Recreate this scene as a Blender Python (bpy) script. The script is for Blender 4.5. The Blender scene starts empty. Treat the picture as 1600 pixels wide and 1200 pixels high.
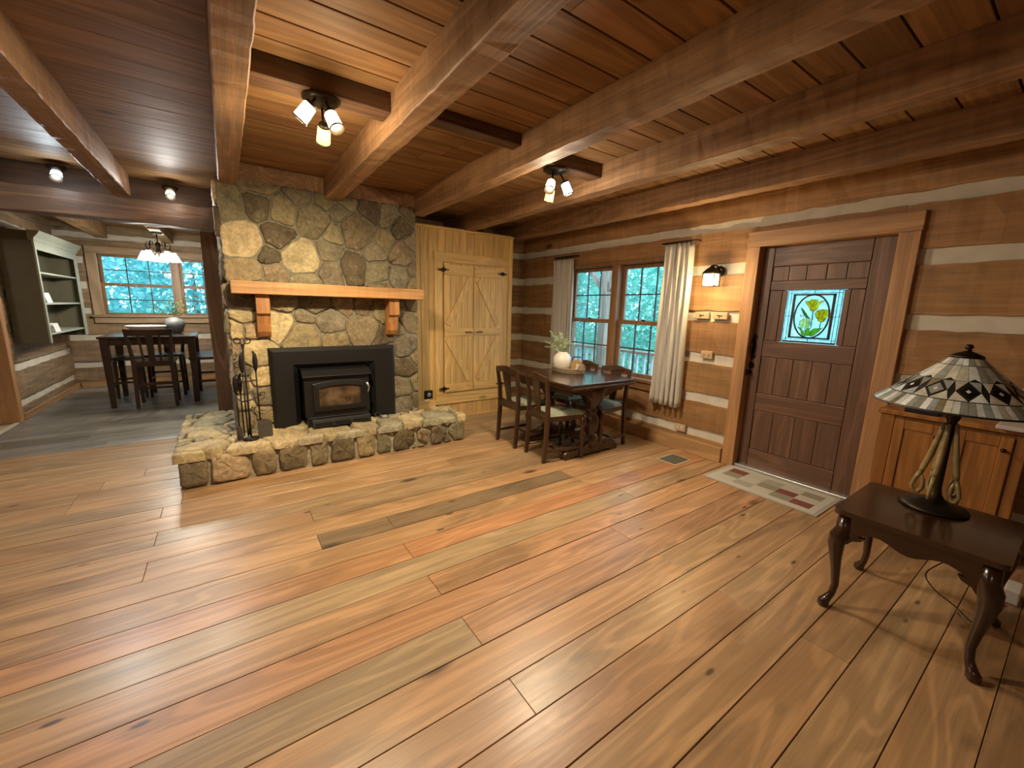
import bpy, math, random
from mathutils import Vector, Matrix, Euler

random.seed(7)
C = bpy.context.scene.collection
SC = bpy.context.scene
PI = math.pi

# ------------------------------------------------------------------ camera
FPX = 636.313
RR = [[0.82191, -0.569081, 0.024733], [-0.083821, -0.16378, -0.982929], [0.563417, 0.805806, -0.182313]]
cam = bpy.data.cameras.new('camera')
cam.sensor_fit = 'HORIZONTAL'; cam.sensor_width = 36.0
cam.lens = FPX * 36.0 / 1600.0
cam.clip_start = 0.05; cam.clip_end = 200
camo = bpy.data.objects.new('camera', cam); C.objects.link(camo)
rx, dn, fw = Vector(RR[0]), Vector(RR[1]), Vector(RR[2])
m3 = Matrix((rx, -dn, -fw)).transposed()
camo.matrix_world = Matrix.Translation((0, 0, 1.42)) @ m3.to_4x4()
SC.camera = camo

# ------------------------------------------------------------------ world, exposure
SC.view_settings.view_transform = 'Standard'
SC.view_settings.look = 'None'
SC.view_settings.gamma = 1.0
SC.view_settings.use_curve_mapping = False
SC.view_settings.exposure = 0.5
W = bpy.data.worlds.new('world'); SC.world = W
W.use_nodes = True
wb = W.node_tree.nodes['Background']
wb.inputs[0].default_value = (0.42, 0.78, 1.0, 1)
wb.inputs[1].default_value = 4.6


def lamp(name, kind, loc, energy, col, radius=0.04, parent=None, rot=None, spot=None, blend=.6):
    d = bpy.data.lights.new(name, kind); d.energy = energy; d.color = col
    d.shadow_soft_size = radius
    if kind == 'SPOT':
        d.spot_size = math.radians(spot); d.spot_blend = blend
    o = bpy.data.objects.new(name, d); C.objects.link(o); o.location = loc
    if rot is not None: o.rotation_euler = rot
    if parent: o.parent = parent
    return o


# ------------------------------------------------------------------ materials
def newmat(name):
    m = bpy.data.materials.new(name); m.use_nodes = True
    nt = m.node_tree; b = nt.nodes['Principled BSDF']
    return m, nt, b


def nd(nt, t, **kw):
    n = nt.nodes.new(t)
    for k, v in kw.items():
        if k.startswith('i_'):
            n.inputs[k[2:].replace('_', ' ')].default_value = v
        else: setattr(n, k, v)
    return n


def ramp(nt, src, stops):
    r = nt.nodes.new('ShaderNodeValToRGB'); e = r.color_ramp.elements
    while len(e) < len(stops): e.new(0.5)
    for x, (p, c) in zip(e, stops):
        x.position = p; x.color = (c, c, c, 1) if not isinstance(c, tuple) else (*c, 1)
    nt.links.new(src, r.inputs[0]); return r.outputs[0]


def mixc(nt, mode, fac, a, b):
    n = nt.nodes.new('ShaderNodeMix'); n.data_type = 'RGBA'; n.blend_type = mode
    for sock, v in ((0, fac), (6, a), (7, b)):
        if hasattr(v, 'links') or hasattr(v, 'is_linked'): nt.links.new(v, n.inputs[sock])
        elif isinstance(v, tuple): n.inputs[sock].default_value = (*v, 1)
        else: n.inputs[sock].default_value = v
    return n.outputs[2]


def wood(name, lo, hi, axis='X', rough=.45, scale=1., knots=.5, bump=.12, tint=False, coat=0., ring=.35, spec=.5, streak=.3, saw=0., stain=0., nails=False, freq=34.):
    m, nt, b = newmat(name); L = nt.links.new
    tc = nd(nt, 'ShaderNodeTexCoord'); oi = nd(nt, 'ShaderNodeObjectInfo'); geo = nd(nt, 'ShaderNodeNewGeometry')
    add = nd(nt, 'ShaderNodeMath', operation='ADD'); L(oi.outputs['Random'], add.inputs[0]); L(geo.outputs['Random Per Island'], add.inputs[1])
    sc = nd(nt, 'ShaderNodeVectorMath', operation='SCALE'); sc.inputs[0].default_value = (37., 53., 71.); L(add.outputs[0], sc.inputs['Scale'])
    av = nd(nt, 'ShaderNodeVectorMath', operation='ADD'); L(tc.outputs['Object'], av.inputs[0]); L(sc.outputs[0], av.inputs[1])
    ai = 'XYZ'.index(axis)

    def mapped(al, ac):
        mp = nd(nt, 'ShaderNodeMapping'); s = [ac * scale] * 3; s[ai] = al * scale
        mp.inputs['Scale'].default_value = s; L(av.outputs[0], mp.inputs[0]); return mp.outputs[0]

    def noise(v, s, d, r, dist):
        n = nd(nt, 'ShaderNodeTexNoise'); L(v, n.inputs['Vector'])
        n.inputs['Scale'].default_value = s; n.inputs['Detail'].default_value = d
        n.inputs['Roughness'].default_value = r; n.inputs['Distortion'].default_value = dist
        return n.outputs['Fac']
    n1 = noise(mapped(.5, 5.), 1.6, 6, .6, .6)
    n2 = noise(mapped(1.2, 45.), 1.5, 5, .65, .3)
    col = ramp(nt, n1, [(.32, lo), (.68, hi)])
    # growth rings: contour lines of a stretched noise field
    n3 = noise(mapped(.45, 4.2), 1.0, 2, .5, .8)
    mul = nd(nt, 'ShaderNodeMath', operation='MULTIPLY'); L(n3, mul.inputs[0]); mul.inputs[1].default_value = freq
    sn = nd(nt, 'ShaderNodeMath', operation='SINE'); L(mul.outputs[0], sn.inputs[0])
    rg = ramp(nt, sn.outputs[0], [(.0, 1. - ring), (.9, 1.)])
    col = mixc(nt, 'MULTIPLY', 1., col, rg)
    col = mixc(nt, 'MULTIPLY', 1., col, ramp(nt, n2, [(.3, 1. - streak), (.65, 1.)]))
    if knots:
        v = nd(nt, 'ShaderNodeTexVoronoi'); L(mapped(1.5, 3.6), v.inputs['Vector']); v.inputs['Scale'].default_value = .9
        kn = ramp(nt, v.outputs['Distance'], [(.05, 1.), (.13, 0.)])
        sep = nd(nt, 'ShaderNodeSeparateColor'); L(v.outputs['Color'], sep.inputs[0])
        g = ramp(nt, sep.outputs[0], [(max(0, 1. - knots - .02), 0.), (1. - knots + .02, 1.)])
        mk = nd(nt, 'ShaderNodeMath', operation='MULTIPLY'); L(kn, mk.inputs[0]); L(g, mk.inputs[1])
        col = mixc(nt, 'MIX', mk.outputs[0], col, tuple(x * .22 for x in lo))
    if stain:
        n5 = noise(mapped(.8, 2.6), 1.1, 5, .62, .4)
        col = mixc(nt, 'MULTIPLY', 1., col, ramp(nt, n5, [(.30, (1. - stain, 1. - stain * .95, 1. - stain * .9)), (.46, (1., 1., 1.)), (.62, (1., 1., 1.)), (.72, (1.12, 1.10, 1.04))]))
    if nails:
        v2 = nd(nt, 'ShaderNodeTexVoronoi'); L(mapped(3.2, 9.), v2.inputs['Vector']); v2.inputs['Scale'].default_value = .8
        k2 = ramp(nt, v2.outputs["Distance"], [(.05, .85), (.10, 0.)])
        s2 = nd(nt, 'ShaderNodeSeparateColor'); L(v2.outputs['Color'], s2.inputs[0]); g2 = ramp(nt, s2.outputs[1], [(.42, 0.), (.46, 1.)])
        m2_ = nd(nt, 'ShaderNodeMath', operation='MULTIPLY'); L(k2, m2_.inputs[0]); L(g2, m2_.inputs[1])
        col = mixc(nt, 'MIX', m2_.outputs[0], col, (.045, .025, .014))
    if saw:
        wv = nd(nt, 'ShaderNodeTexNoise'); mp = nd(nt, 'ShaderNodeMapping'); s = [1.] * 3; s[ai] = 26.
        mp.inputs['Scale'].default_value = s; L(av.outputs[0], mp.inputs[0]); L(mp.outputs[0], wv.inputs['Vector']); wv.inputs['Scale'].default_value = 1.
        col = mixc(nt, 'MULTIPLY', 1., col, ramp(nt, wv.outputs['Fac'], [(.35, 1. - saw), (.55, 1.)]))
    if tint:
        at = nd(nt, 'ShaderNodeAttribute', attribute_name='tint'); col = mixc(nt, 'MULTIPLY', 1., col, at.outputs['Color'])
    L(col, b.inputs['Base Color'])
    rr = ramp(nt, n2, [(.2, min(1, rough * 1.25)), (.8, rough * .85)]); L(rr, b.inputs['Roughness'])
    b.inputs['Specular IOR Level'].default_value = spec
    b.inputs['Coat Weight'].default_value = coat; b.inputs['Coat Roughness'].default_value = .25
    if bump:
        bp = nd(nt, 'ShaderNodeBump'); bp.inputs['Strength'].default_value = bump; bp.inputs['Distance'].default_value = .004
        mx = nd(nt, 'ShaderNodeMath', operation='ADD'); L(n2, mx.inputs[0]); L(n1, mx.inputs[1])
        L(mx.outputs[0], bp.inputs['Height']); L(bp.outputs[0], b.inputs['Normal'])
    return m


def plain(name, col, rough=.5, metal=0., var=.12, nscale=14., bump=0., spec=.5, coat=0., tint=False, emit=None, es=0., trans=0.):
    m, nt, b = newmat(name); L = nt.links.new
    tc = nd(nt, 'ShaderNodeTexCoord'); n = nd(nt, 'ShaderNodeTexNoise'); L(tc.outputs['Object'], n.inputs['Vector'])
    n.inputs['Scale'].default_value = nscale; n.inputs['Detail'].default_value = 6
    c = mixc(nt, 'MULTIPLY', 1., col, ramp(nt, n.outputs['Fac'], [(.3, 1. - var), (.7, 1.)]))
    if tint:
        at = nd(nt, 'ShaderNodeAttribute', attribute_name='tint'); c = mixc(nt, 'MULTIPLY', 1., c, at.outputs['Color'])
    L(c, b.inputs['Base Color'])
    b.inputs['Roughness'].default_value = rough; b.inputs['Metallic'].default_value = metal
    b.inputs['Specular IOR Level'].default_value = spec; b.inputs['Coat Weight'].default_value = coat
    b.inputs['Transmission Weight'].default_value = trans
    if emit:
        b.inputs['Emission Color'].default_value = (*emit, 1); b.inputs['Emission Strength'].default_value = es
    if bump:
        bp = nd(nt, 'ShaderNodeBump'); bp.inputs['Strength'].default_value = bump; bp.inputs['Distance'].default_value = .01
        L(n.outputs['Fac'], bp.inputs['Height']); L(bp.outputs[0], b.inputs['Normal'])
    return m


def stone_mat(name):
    m, nt, b = newmat(name); L = nt.links.new
    tc = nd(nt, 'ShaderNodeTexCoord')
    at = nd(nt, 'ShaderNodeAttribute', attribute_name='tint')

    def noise(s, d, r=.6, dist=0.):
        n = nd(nt, 'ShaderNodeTexNoise'); L(tc.outputs['Object'], n.inputs['Vector'])
        n.inputs['Scale'].default_value = s; n.inputs['Detail'].default_value = d; n.inputs['Roughness'].default_value = r
        n.inputs['Distortion'].default_value = dist; return n.outputs['Fac']
    a, c, d = noise(7, 6, .65, .6), noise(38, 6, .7), noise(16, 5, .7, 1.2)
    col = mixc(nt, 'MULTIPLY', 1., at.outputs['Color'], ramp(nt, a, [(.3, (.55, .53, .50)), (.66, (1.15, 1.1, 1.0))]))
    col = mixc(nt, 'MULTIPLY', 1., col, ramp(nt, c, [(.3, .6), (.68, 1.15)]))
    lich = ramp(nt, d, [(.56, 0.), (.70, .75)])
    col = mixc(nt, 'MIX', lich, col, mixc(nt, 'MIX', .55, at.outputs['Color'], (.42, .38, .28)))
    L(col, b.inputs['Base Color']); b.inputs['Roughness'].default_value = .8; b.inputs['Specular IOR Level'].default_value = .25
    bp = nd(nt, 'ShaderNodeBump'); bp.inputs['Strength'].default_value = .55; bp.inputs['Distance'].default_value = .012
    ad = nd(nt, 'ShaderNodeMath', operation='ADD'); L(a, ad.inputs[0]); L(c, ad.inputs[1]); L(ad.outputs[0], bp.inputs['Height']); L(bp.outputs[0], b.inputs['Normal'])
    return m


def glass_mat(name, col=(1, 1, 1), refl=.4):
    m = bpy.data.materials.new(name); m.use_nodes = True; nt = m.node_tree; nt.nodes.clear(); L = nt.links.new
    out = nd(nt, 'ShaderNodeOutputMaterial'); t = nd(nt, 'ShaderNodeBsdfTransparent'); g = nd(nt, 'ShaderNodeBsdfGlossy')
    t.inputs[0].default_value = (*col, 1); g.inputs['Roughness'].default_value = .01
    f = nd(nt, 'ShaderNodeFresnel'); f.inputs[0].default_value = 1.4
    mu = nd(nt, 'ShaderNodeMath', operation='MULTIPLY'); L(f.outputs[0], mu.inputs[0]); mu.inputs[1].default_value = refl
    mx = nd(nt, 'ShaderNodeMixShader'); L(mu.outputs[0], mx.inputs[0]); L(t.outputs[0], mx.inputs[1]); L(g.outputs[0], mx.inputs[2])
    L(mx.outputs[0], out.inputs[0]); return m


def art_glass(name, tint=True, col=(1, 1, 1), tr=.55):
    """coloured sheet glass: partly clear, partly scattering, colour per piece"""
    m = bpy.data.materials.new(name); m.use_nodes = True; nt = m.node_tree; nt.nodes.clear(); L = nt.links.new
    out = nd(nt, 'ShaderNodeOutputMaterial'); tl = nd(nt, 'ShaderNodeBsdfTranslucent'); tp = nd(nt, 'ShaderNodeBsdfTransparent')
    g = nd(nt, 'ShaderNodeBsdfPrincipled'); g.inputs['Roughness'].default_value = .25
    at = nd(nt, 'ShaderNodeAttribute', attribute_name='tint')
    tc = nd(nt, 'ShaderNodeTexCoord'); n = nd(nt, 'ShaderNodeTexNoise'); L(tc.outputs['Object'], n.inputs['Vector']); n.inputs['Scale'].default_value = 40; n.inputs['Detail'].default_value = 4
    c = mixc(nt, 'MULTIPLY', 1., at.outputs['Color'], ramp(nt, n.outputs['Fac'], [(.3, .75), (.7, 1.05)]))
    L(c, tl.inputs[0]); L(c, tp.inputs[0]); L(c, g.inputs['Base Color'])
    m1 = nd(nt, 'ShaderNodeMixShader'); m1.inputs[0].default_value = tr; L(tp.outputs[0], m1.inputs[1]); L(tl.outputs[0], m1.inputs[2])
    m2 = nd(nt, 'ShaderNodeMixShader'); m2.inputs[0].default_value = .12 if tr < .8 else .88; L(m1.outputs[0], m2.inputs[1]); L(g.outputs[0], m2.inputs[2])
    L(m2.outputs[0], out.inputs[0]); return m


def leaf_mat(name, a, b_):
    m, nt, b = newmat(name); L = nt.links.new
    g = nd(nt, 'ShaderNodeNewGeometry')
    c = ramp(nt, g.outputs['Random Per Island'], [(0., a), (1., b_)])
    L(c, b.inputs['Base Color']); b.inputs['Roughness'].default_value = .6
    tl = nd(nt, 'ShaderNodeBsdfTranslucent'); L(c, tl.inputs[0])
    mx = nd(nt, 'ShaderNodeMixShader'); mx.inputs[0].default_value = .45
    L(b.outputs[0], mx.inputs[1]); L(tl.outputs[0], mx.inputs[2]); L(mx.outputs[0], nt.nodes['Material Output'].inputs[0])
    return m


def emis(name, col, s):
    m, nt, b = newmat(name)
    b.inputs['Base Color'].default_value = (*col, 1); b.inputs['Roughness'].default_value = .4
    b.inputs['Emission Color'].default_value = (*col, 1); b.inputs['Emission Strength'].default_value = s
    return m


# ------------------------------------------------------------------ mesh builder
class M:
    def __init__(s): s.v = []; s.f = []; s.m = []; s.s = []; s.c = []

    def add(s, vs, fs, mat=0, smooth=False, col=None):
        o = len(s.v); s.v += [tuple(v) for v in vs]
        for f in fs:
            s.f.append([i + o for i in f]); s.m.append(mat); s.s.append(smooth); s.c.append(col or (1, 1, 1))

    def hexa(s, p, mat=0, col=None):
        s.add(p, [(0, 3, 2, 1), (4, 5, 6, 7), (0, 1, 5, 4), (1, 2, 6, 5), (2, 3, 7, 6), (3, 0, 4, 7)], mat, False, col)

    def box(s, x0, x1, y0, y1, z0, z1, mat=0, col=None):
        if x0 > x1: x0, x1 = x1, x0
        if y0 > y1: y0, y1 = y1, y0
        if z0 > z1: z0, z1 = z1, z0
        s.hexa([(x0, y0, z0), (x1, y0, z0), (x1, y1, z0), (x0, y1, z0), (x0, y0, z1), (x1, y0, z1), (x1, y1, z1), (x0, y1, z1)], mat, col)

    def obox(s, c, sz, rot, mat=0, col=None):
        R = Euler(rot).to_matrix() if not isinstance(rot, Matrix) else rot
        h = [x / 2 for x in sz]; p = []
        for k in (-1, 1):
            for i, j in ((-1, -1), (1, -1), (1, 1), (-1, 1)):
                p.append(Vector(c) + R @ Vector((i * h[0], j * h[1], k * h[2])))
        s.hexa(p, mat, col)

    def bar(s, a, b, w, t, up=(0, 0, 1), mat=0, col=None):
        a, b = Vector(a), Vector(b); d = b - a; l = d.length; d.normalize(); u = Vector(up)
        e = d.cross(u).normalized(); u2 = e.cross(d)
        R = Matrix((d, e, u2)).transposed()
        s.obox((a + b) / 2, (l, w, t), R, mat, col)

    def post(s, pts, sizes, mat=0, col=None, smooth=False):
        vs = []; n = len(pts)
        for (x, y, z), (a, b) in zip(pts, sizes):
            vs += [(x - a / 2, y - b / 2, z), (x + a / 2, y - b / 2, z), (x + a / 2, y + b / 2, z), (x - a / 2, y + b / 2, z)]
        fs = [(3, 2, 1, 0), tuple(4 * (n - 1) + i for i in range(4))]
        for k in range(n - 1):
            for i in range(4):
                j = (i + 1) % 4; fs.append((4 * k + i, 4 * k + j, 4 * k + 4 + j, 4 * k + 4 + i))
        s.add(vs, fs, mat, smooth, col)

    def tube(s, pts, rad, seg=10, mat=0, col=None, closed=False, flat=1.):
        P = [Vector(p) for p in pts]; n = len(P)
        if not hasattr(rad, '__len__'): rad = [rad] * n
        vs = []; prev = None
        for i in range(n):
            if closed: d = P[(i + 1) % n] - P[i - 1]
            else: d = P[min(i + 1, n - 1)] - P[max(i - 1, 0)]
            d.normalize()
            if prev is None:
                u = d.cross(Vector((0, 0, 1)))
                if u.length < .05: u = d.cross(Vector((0, 1, 0)))
                u.normalize()
            else:
                u = prev - d * prev.dot(d); u.normalize()
            prev = u; w = d.cross(u)
            for k in range(seg):
                a = 2 * PI * k / seg; vs.append(P[i] + (u * math.cos(a) + w * math.sin(a) * flat) * rad[i])
        fs = []
        for i in range(n if closed else n - 1):
            j = (i + 1) % n
            for k in range(seg):
                l = (k + 1) % seg; fs.append((i * seg + k, i * seg + l, j * seg + l, j * seg + k))
        s.add(vs, fs, mat, True, col)
        if not closed:
            o = len(s.v) - len(vs)
            for base, rev in ((0, True), ((n - 1) * seg, False)):
                f = [o + base + k for k in range(seg)]
                s.f.append(f[::-1] if rev else f); s.m.append(mat); s.s.append(False); s.c.append(col or (1, 1, 1))

    def lathe(s, prof, c=(0, 0, 0), seg=24, mat=0, col=None, R=None, smooth=True):
        vs = []; n = len(prof); c = Vector(c)
        for r, z in prof:
            for k in range(seg):
                a = 2 * PI * k / seg; p = Vector((max(r, 1e-4) * math.cos(a), max(r, 1e-4) * math.sin(a), z))
                if R: p = R @ p
                vs.append(c + p)
        fs = []
        for i in range(n - 1):
            for k in range(seg):
                l = (k + 1) % seg; fs.append((i * seg + k, i * seg + l, (i + 1) * seg + l, (i + 1) * seg + k))
        fs.append(tuple(range(seg))[::-1]); fs.append(tuple((n - 1) * seg + k for k in range(seg)))
        s.add(vs, fs, mat, smooth, col)

    def prism(s, poly, d0, d1, f, mat=0, col=None, smooth=False):
        n = len(poly); vs = [f(u, v, d0) for u, v in poly] + [f(u, v, d1) for u, v in poly]
        fs = [tuple(range(n))[::-1], tuple(range(n, 2 * n))]
        s.add(vs, fs, mat, False, col)
        s.add(vs, [(i, (i + 1) % n, n + (i + 1) % n, n + i) for i in range(n)], mat, smooth, col)

    def grid(s, fn, nu, nv, mat=0, smooth=True, col=None):
        vs = [fn(i / nu, j / nv) for j in range(nv + 1) for i in range(nu + 1)]
        fs = [(j * (nu + 1) + i, j * (nu + 1) + i + 1, (j + 1) * (nu + 1) + i + 1, (j + 1) * (nu + 1) + i) for j in range(nv) for i in range(nu)]
        s.add(vs, fs, mat, smooth, col)

    def build(s, name, mats, parent=None, bevel=0., loc=None, kind=None, solid=0., seg=2, flip=False):
        me = bpy.data.meshes.new(name); me.from_pydata(s.v, [], s.f)
        if not isinstance(mats, (list, tuple)): mats = [mats]
        for mt in mats: me.materials.append(mt)
        me.polygons.foreach_set('material_index', s.m); me.polygons.foreach_set('use_smooth', s.s)
        if True:
            at = me.color_attributes.new('tint', 'FLOAT_COLOR', 'CORNER'); d = []
            for f, c in zip(s.f, s.c): d += [*c, 1.] * len(f)
            at.data.foreach_set('color', d)
        me.update()
        import bmesh
        bm = bmesh.new(); bm.from_mesh(me); bmesh.ops.recalc_face_normals(bm, faces=bm.faces); bm.to_mesh(me); bm.free()
        o = bpy.data.objects.new(name, me); C.objects.link(o)
        if parent: o.parent = parent
        if loc: o.location = loc
        if solid:
            md = o.modifiers.new('solid', 'SOLIDIFY'); md.thickness = solid; md.offset = 0
        if bevel:
            md = o.modifiers.new('bevel', 'BEVEL'); md.width = bevel; md.segments = seg; md.limit_method = 'ANGLE'; md.angle_limit = math.radians(40)
        if kind: o['kind'] = kind
        return o


def tag(o, label=None, cat=None, group=None, kind=None):
    if label: o['label'] = label
    if cat: o['category'] = cat
    if group: o['group'] = group
    if kind: o['kind'] = kind
    return o


def thing(name, label, cat, loc=(0, 0, 0), rotz=0., group=None):
    o = bpy.data.objects.new(name, None); C.objects.link(o); o.empty_display_size = .1
    o.location = loc; o.rotation_euler = (0, 0, rotz)
    return tag(o, label, cat, group)


def dup(root, loc, rotz=0., label=None, group=None):
    def cp(o, par):
        c = o.copy(); C.objects.link(c)
        if par: c.parent = par
        for ch in list(o.children): cp(ch, c)
        return c
    r = cp(root, None); r.location = loc; r.rotation_euler = (0, 0, rotz)
    if label: r['label'] = label
    if group: r['group'] = group
    return r


# ------------------------------------------------------------------ palette
FLOOR = wood('floor_pine', (.44, .265, .142), (.55, .362, .208), 'X', rough=.36, knots=.45, bump=.12, tint=True, coat=.15, ring=.22, streak=.24, stain=.42, nails=True, freq=58.)
CEIL = wood('ceiling_pine', (.28, .15, .062), (.38, .22, .098), 'X', rough=.6, spec=.25, knots=.3, bump=.08, tint=True, ring=.25, streak=.2)
BEAM = wood('beam_pine', (.33, .175, .085), (.45, .255, .125), 'Y', rough=.6, knots=.3, bump=.25, ring=.25, streak=.3, saw=.16)
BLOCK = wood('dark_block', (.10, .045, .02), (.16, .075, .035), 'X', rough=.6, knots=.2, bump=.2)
LOGY = wood('log_y', (.36, .19, .075), (.48, .27, .115), 'Y', rough=.6, knots=.35, bump=.3, tint=True, ring=.14, streak=.22, saw=.12, stain=.25)
LOGX = wood('log_x', (.36, .20, .09), (.48, .285, .135), 'X', rough=.6, knots=.35, bump=.3, tint=True, ring=.3, streak=.35, saw=.1)
LOGN = wood('log_nook', (.34, .225, .13), (.46, .33, .20), 'X', rough=.6, knots=.3, bump=.3, tint=True, ring=.3, streak=.35, saw=.1)
LOGNY = wood('log_nook_y', (.34, .225, .13), (.46, .33, .20), 'Y', rough=.6, knots=.3, bump=.3, tint=True, ring=.3, streak=.35, saw=.1)
CHINK = plain('chinking', (.68, .63, .53), .85, var=.15, nscale=9, bump=.25)
TRIMP = wood('trim_pine', (.46, .235, .10), (.56, .31, .14), 'Z', rough=.5, knots=.1, bump=.1, ring=.2)
TRIMY = wood('trim_pine_y', (.50, .27, .11), (.62, .37, .17), 'Y', rough=.5, knots=.2, bump=.1, ring=.2)
TRIMX = wood('trim_pine_x', (.46, .25, .11), (.56, .33, .15), 'X', rough=.5, knots=.1, bump=.1, ring=.2)
CLOS = wood('knotty_pine_z', (.66, .40, .135), (.80, .53, .21), 'Z', rough=.45, knots=.35, bump=.08, ring=.17, streak=.18, tint=True, freq=50.)
CLOSX = wood('knotty_pine_x', (.66, .40, .135), (.80, .52, .20), 'X', rough=.45, knots=.35, bump=.08, ring=.17, streak=.18)
SASH = wood('sash_wood', (.26, .125, .055), (.34, .18, .08), 'Z', rough=.45, knots=0, bump=.05, ring=.15)
DOORM = wood('door_wood', (.150, .074, .046), (.22, .115, .074), 'Z', rough=.45, knots=.1, bump=.1, ring=.25)
DARKW = wood('dark_oak', (.050, .022, .011), (.09, .041, .02), 'Z', rough=.28, knots=0, bump=.05, ring=.2, coat=.3)
CHERRY = wood('cherry', (.026, .008, .0035), (.042, .013, .006), 'X', rough=.16, knots=0, bump=.0, ring=.15, coat=.6)
ESPR = wood('espresso', (.030, .012, .007), (.050, .022, .012), 'Z', rough=.3, knots=0, bump=.04, ring=.15)
HONEY = wood('honey_pine', (.34, .13, .03), (.46, .20, .05), 'Z', rough=.4, knots=.15, bump=.06, ring=.25)
MANT = wood('mantel_pine', (.50, .245, .085), (.66, .37, .15), 'X', rough=.5, knots=.35, bump=.2, ring=.25, saw=.1)
LAM = wood('grey_laminate', (.19, .19, .175), (.38, .375, .345), 'X', rough=.33, knots=0, bump=.03, tint=True, ring=.12, streak=.2)
STONE = stone_mat('fieldstone')
MORTAR = plain('mortar', (.25, .23, .17), .9, var=.4, nscale=22, bump=.8)
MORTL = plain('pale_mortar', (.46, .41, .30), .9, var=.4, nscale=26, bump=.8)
BLACK = plain('black_steel', (.012, .012, .013), .38, .2, var=.1)
IRON = plain('dark_iron', (.022, .018, .015), .5, .6, var=.3)
BRONZE = plain('bronze', (.035, .024, .015), .38, .7, var=.3)
GLASS = glass_mat('window_glass')
LINEN = plain('linen', (.54, .51, .46), .9, var=.12, nscale=120, bump=.15)
OLIVE = plain('olive_paint', (.115, .105, .065), .55, var=.1)
OLIVEL = plain('sage_paint', (.36, .38, .31), .55, var=.08)
WHITE = plain('white_paint', (.72, .70, .66), .5, var=.05)
OUTP = plain('tan_outlet', (.50, .36, .22), .45, var=.05)
CERAM = plain('white_ceramic', (.72, .68, .60), .4, var=.1)
GREYC = plain('grey_ceramic', (.17, .19, .20), .6, var=.4, nscale=22)
CUSH = plain('sage_cushion', (.27, .27, .20), .85, var=.2, nscale=60, bump=.1)
WICK = plain('wicker', (.36, .27, .18), .7, var=.4, nscale=60, bump=.3)
PALEG = leaf_mat('pale_green_leaf', (.42, .50, .27), (.68, .70, .45))
OLG = leaf_mat('eucalyptus_leaf', (.07, .13, .05), (.22, .28, .10))
GLOW_W = emis('warm_bulb_glass', (1., .78, .42), 9.)
GLOW_Y = emis('amber_bulb_glass', (1., .62, .16), 2.2)
GLOW_C = emis('cool_bulb_glass', (.72, .90, 1.), 6.)
ALUM = plain('aluminium', (.62, .64, .66), .3, .8, var=.1)

# ------------------------------------------------------------------ floors
fl = M()
EDG = [0.006 + .1855 * k for k in range(-14, 30)]
for k in range(7, 19): pass
real = {0: .006, 1: .19, 2: .375, 3: .55, 4: .739, 5: .927, 6: 1.10, 7: 1.294, 8: 1.487, 9: 1.672, 10: 1.851, 11: 2.04, 12: 2.21, 13: 2.403, 14: 2.586, 15: 2.78, 16: 2.958, 17: 3.14, 18: 3.35, 19: 3.52}
for i, k in enumerate(range(-14, 30)):
    if k in real: EDG[i] = real[k]
joint = {(2): [2.013], (4): [2.0], (5): [.79], (6): [2.0], (7): [.785], (8): [1.99], (9): [.772], (11): [.768], (12): [2.36], (13): [.352, .785, 2.35], (14): [-.466], (15): [.366], (16): [-.46], (18): [-.47], (0): [.4, 2.9], (1): [1.1], (3): [-.4, 3.1], (10): [-1.6, 2.5], (17): [1.6]}
tints = {(8, 0): (1.02, .84, .74), (8, 1): (1.05, .92, .85), (7, 0): (.80, .86, .84), (7, 1): (.98, .84, .78), (11, 0): (1.04, .86, .72), (11, 1): (1.06, .82, .68), (10, 1): (.92, 1.0, .98), (9, 0): (1.0, .92, .86), (9, 1): (1.15, 1.02, .88), (13, 1): (.54, .57, .57), (13, 2): (.50, .53, .54), (5, 1): (1.08, 1.04, .98), (6, 0): (1.08, .96, .84), (1, 1): (1.05, 1.05, .98), (5, 0): (.98, .86, .82), (4, 0): (1.0, .86, .76), (2, 1): (.90, .84, .76)}
for i in range(len(EDG) - 1):
    k = i - 14; y0, y1 = EDG[i], EDG[i + 1]
    if y0 > 5.36: break
    y1 = min(y1, 5.36)
    js = joint.get(k) or sorted([random.uniform(-3, 0), random.uniform(.4, 3.5)])
    xs = [-4.05] + list(js) + [4.1]
    for n in range(len(xs) - 1):
        t = tints.get((k, n)) or tuple(a * b for a, b in zip(random.choice([(.98, .96, .88), (1.0, .93, .82), (.86, .88, .84), (1.05, 1.0, .9), (.95, .88, .78), (.97, .95, .88)]), [random.uniform(.93, 1.04)] * 3))
        g = random.choice([.001, .0014, .0018, .0022, .0036]); h = random.uniform(-.0006, .0006)
        fl.box(xs[n] + .001, xs[n + 1] - .001, y0 + g, y1 - g, -.03, h, 0, t)
o = fl.build('floor', [FLOOR], bevel=.0015, seg=1, kind='structure'); tag(o, 'wide worn pine plank floor of the living room')
b = M(); b.box(-4.1, 4.1, -2.7, 5.36, -.06, -.0295); b.build('floor_gap', plain('gap', (.02, .011, .006), .9), o)

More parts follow.
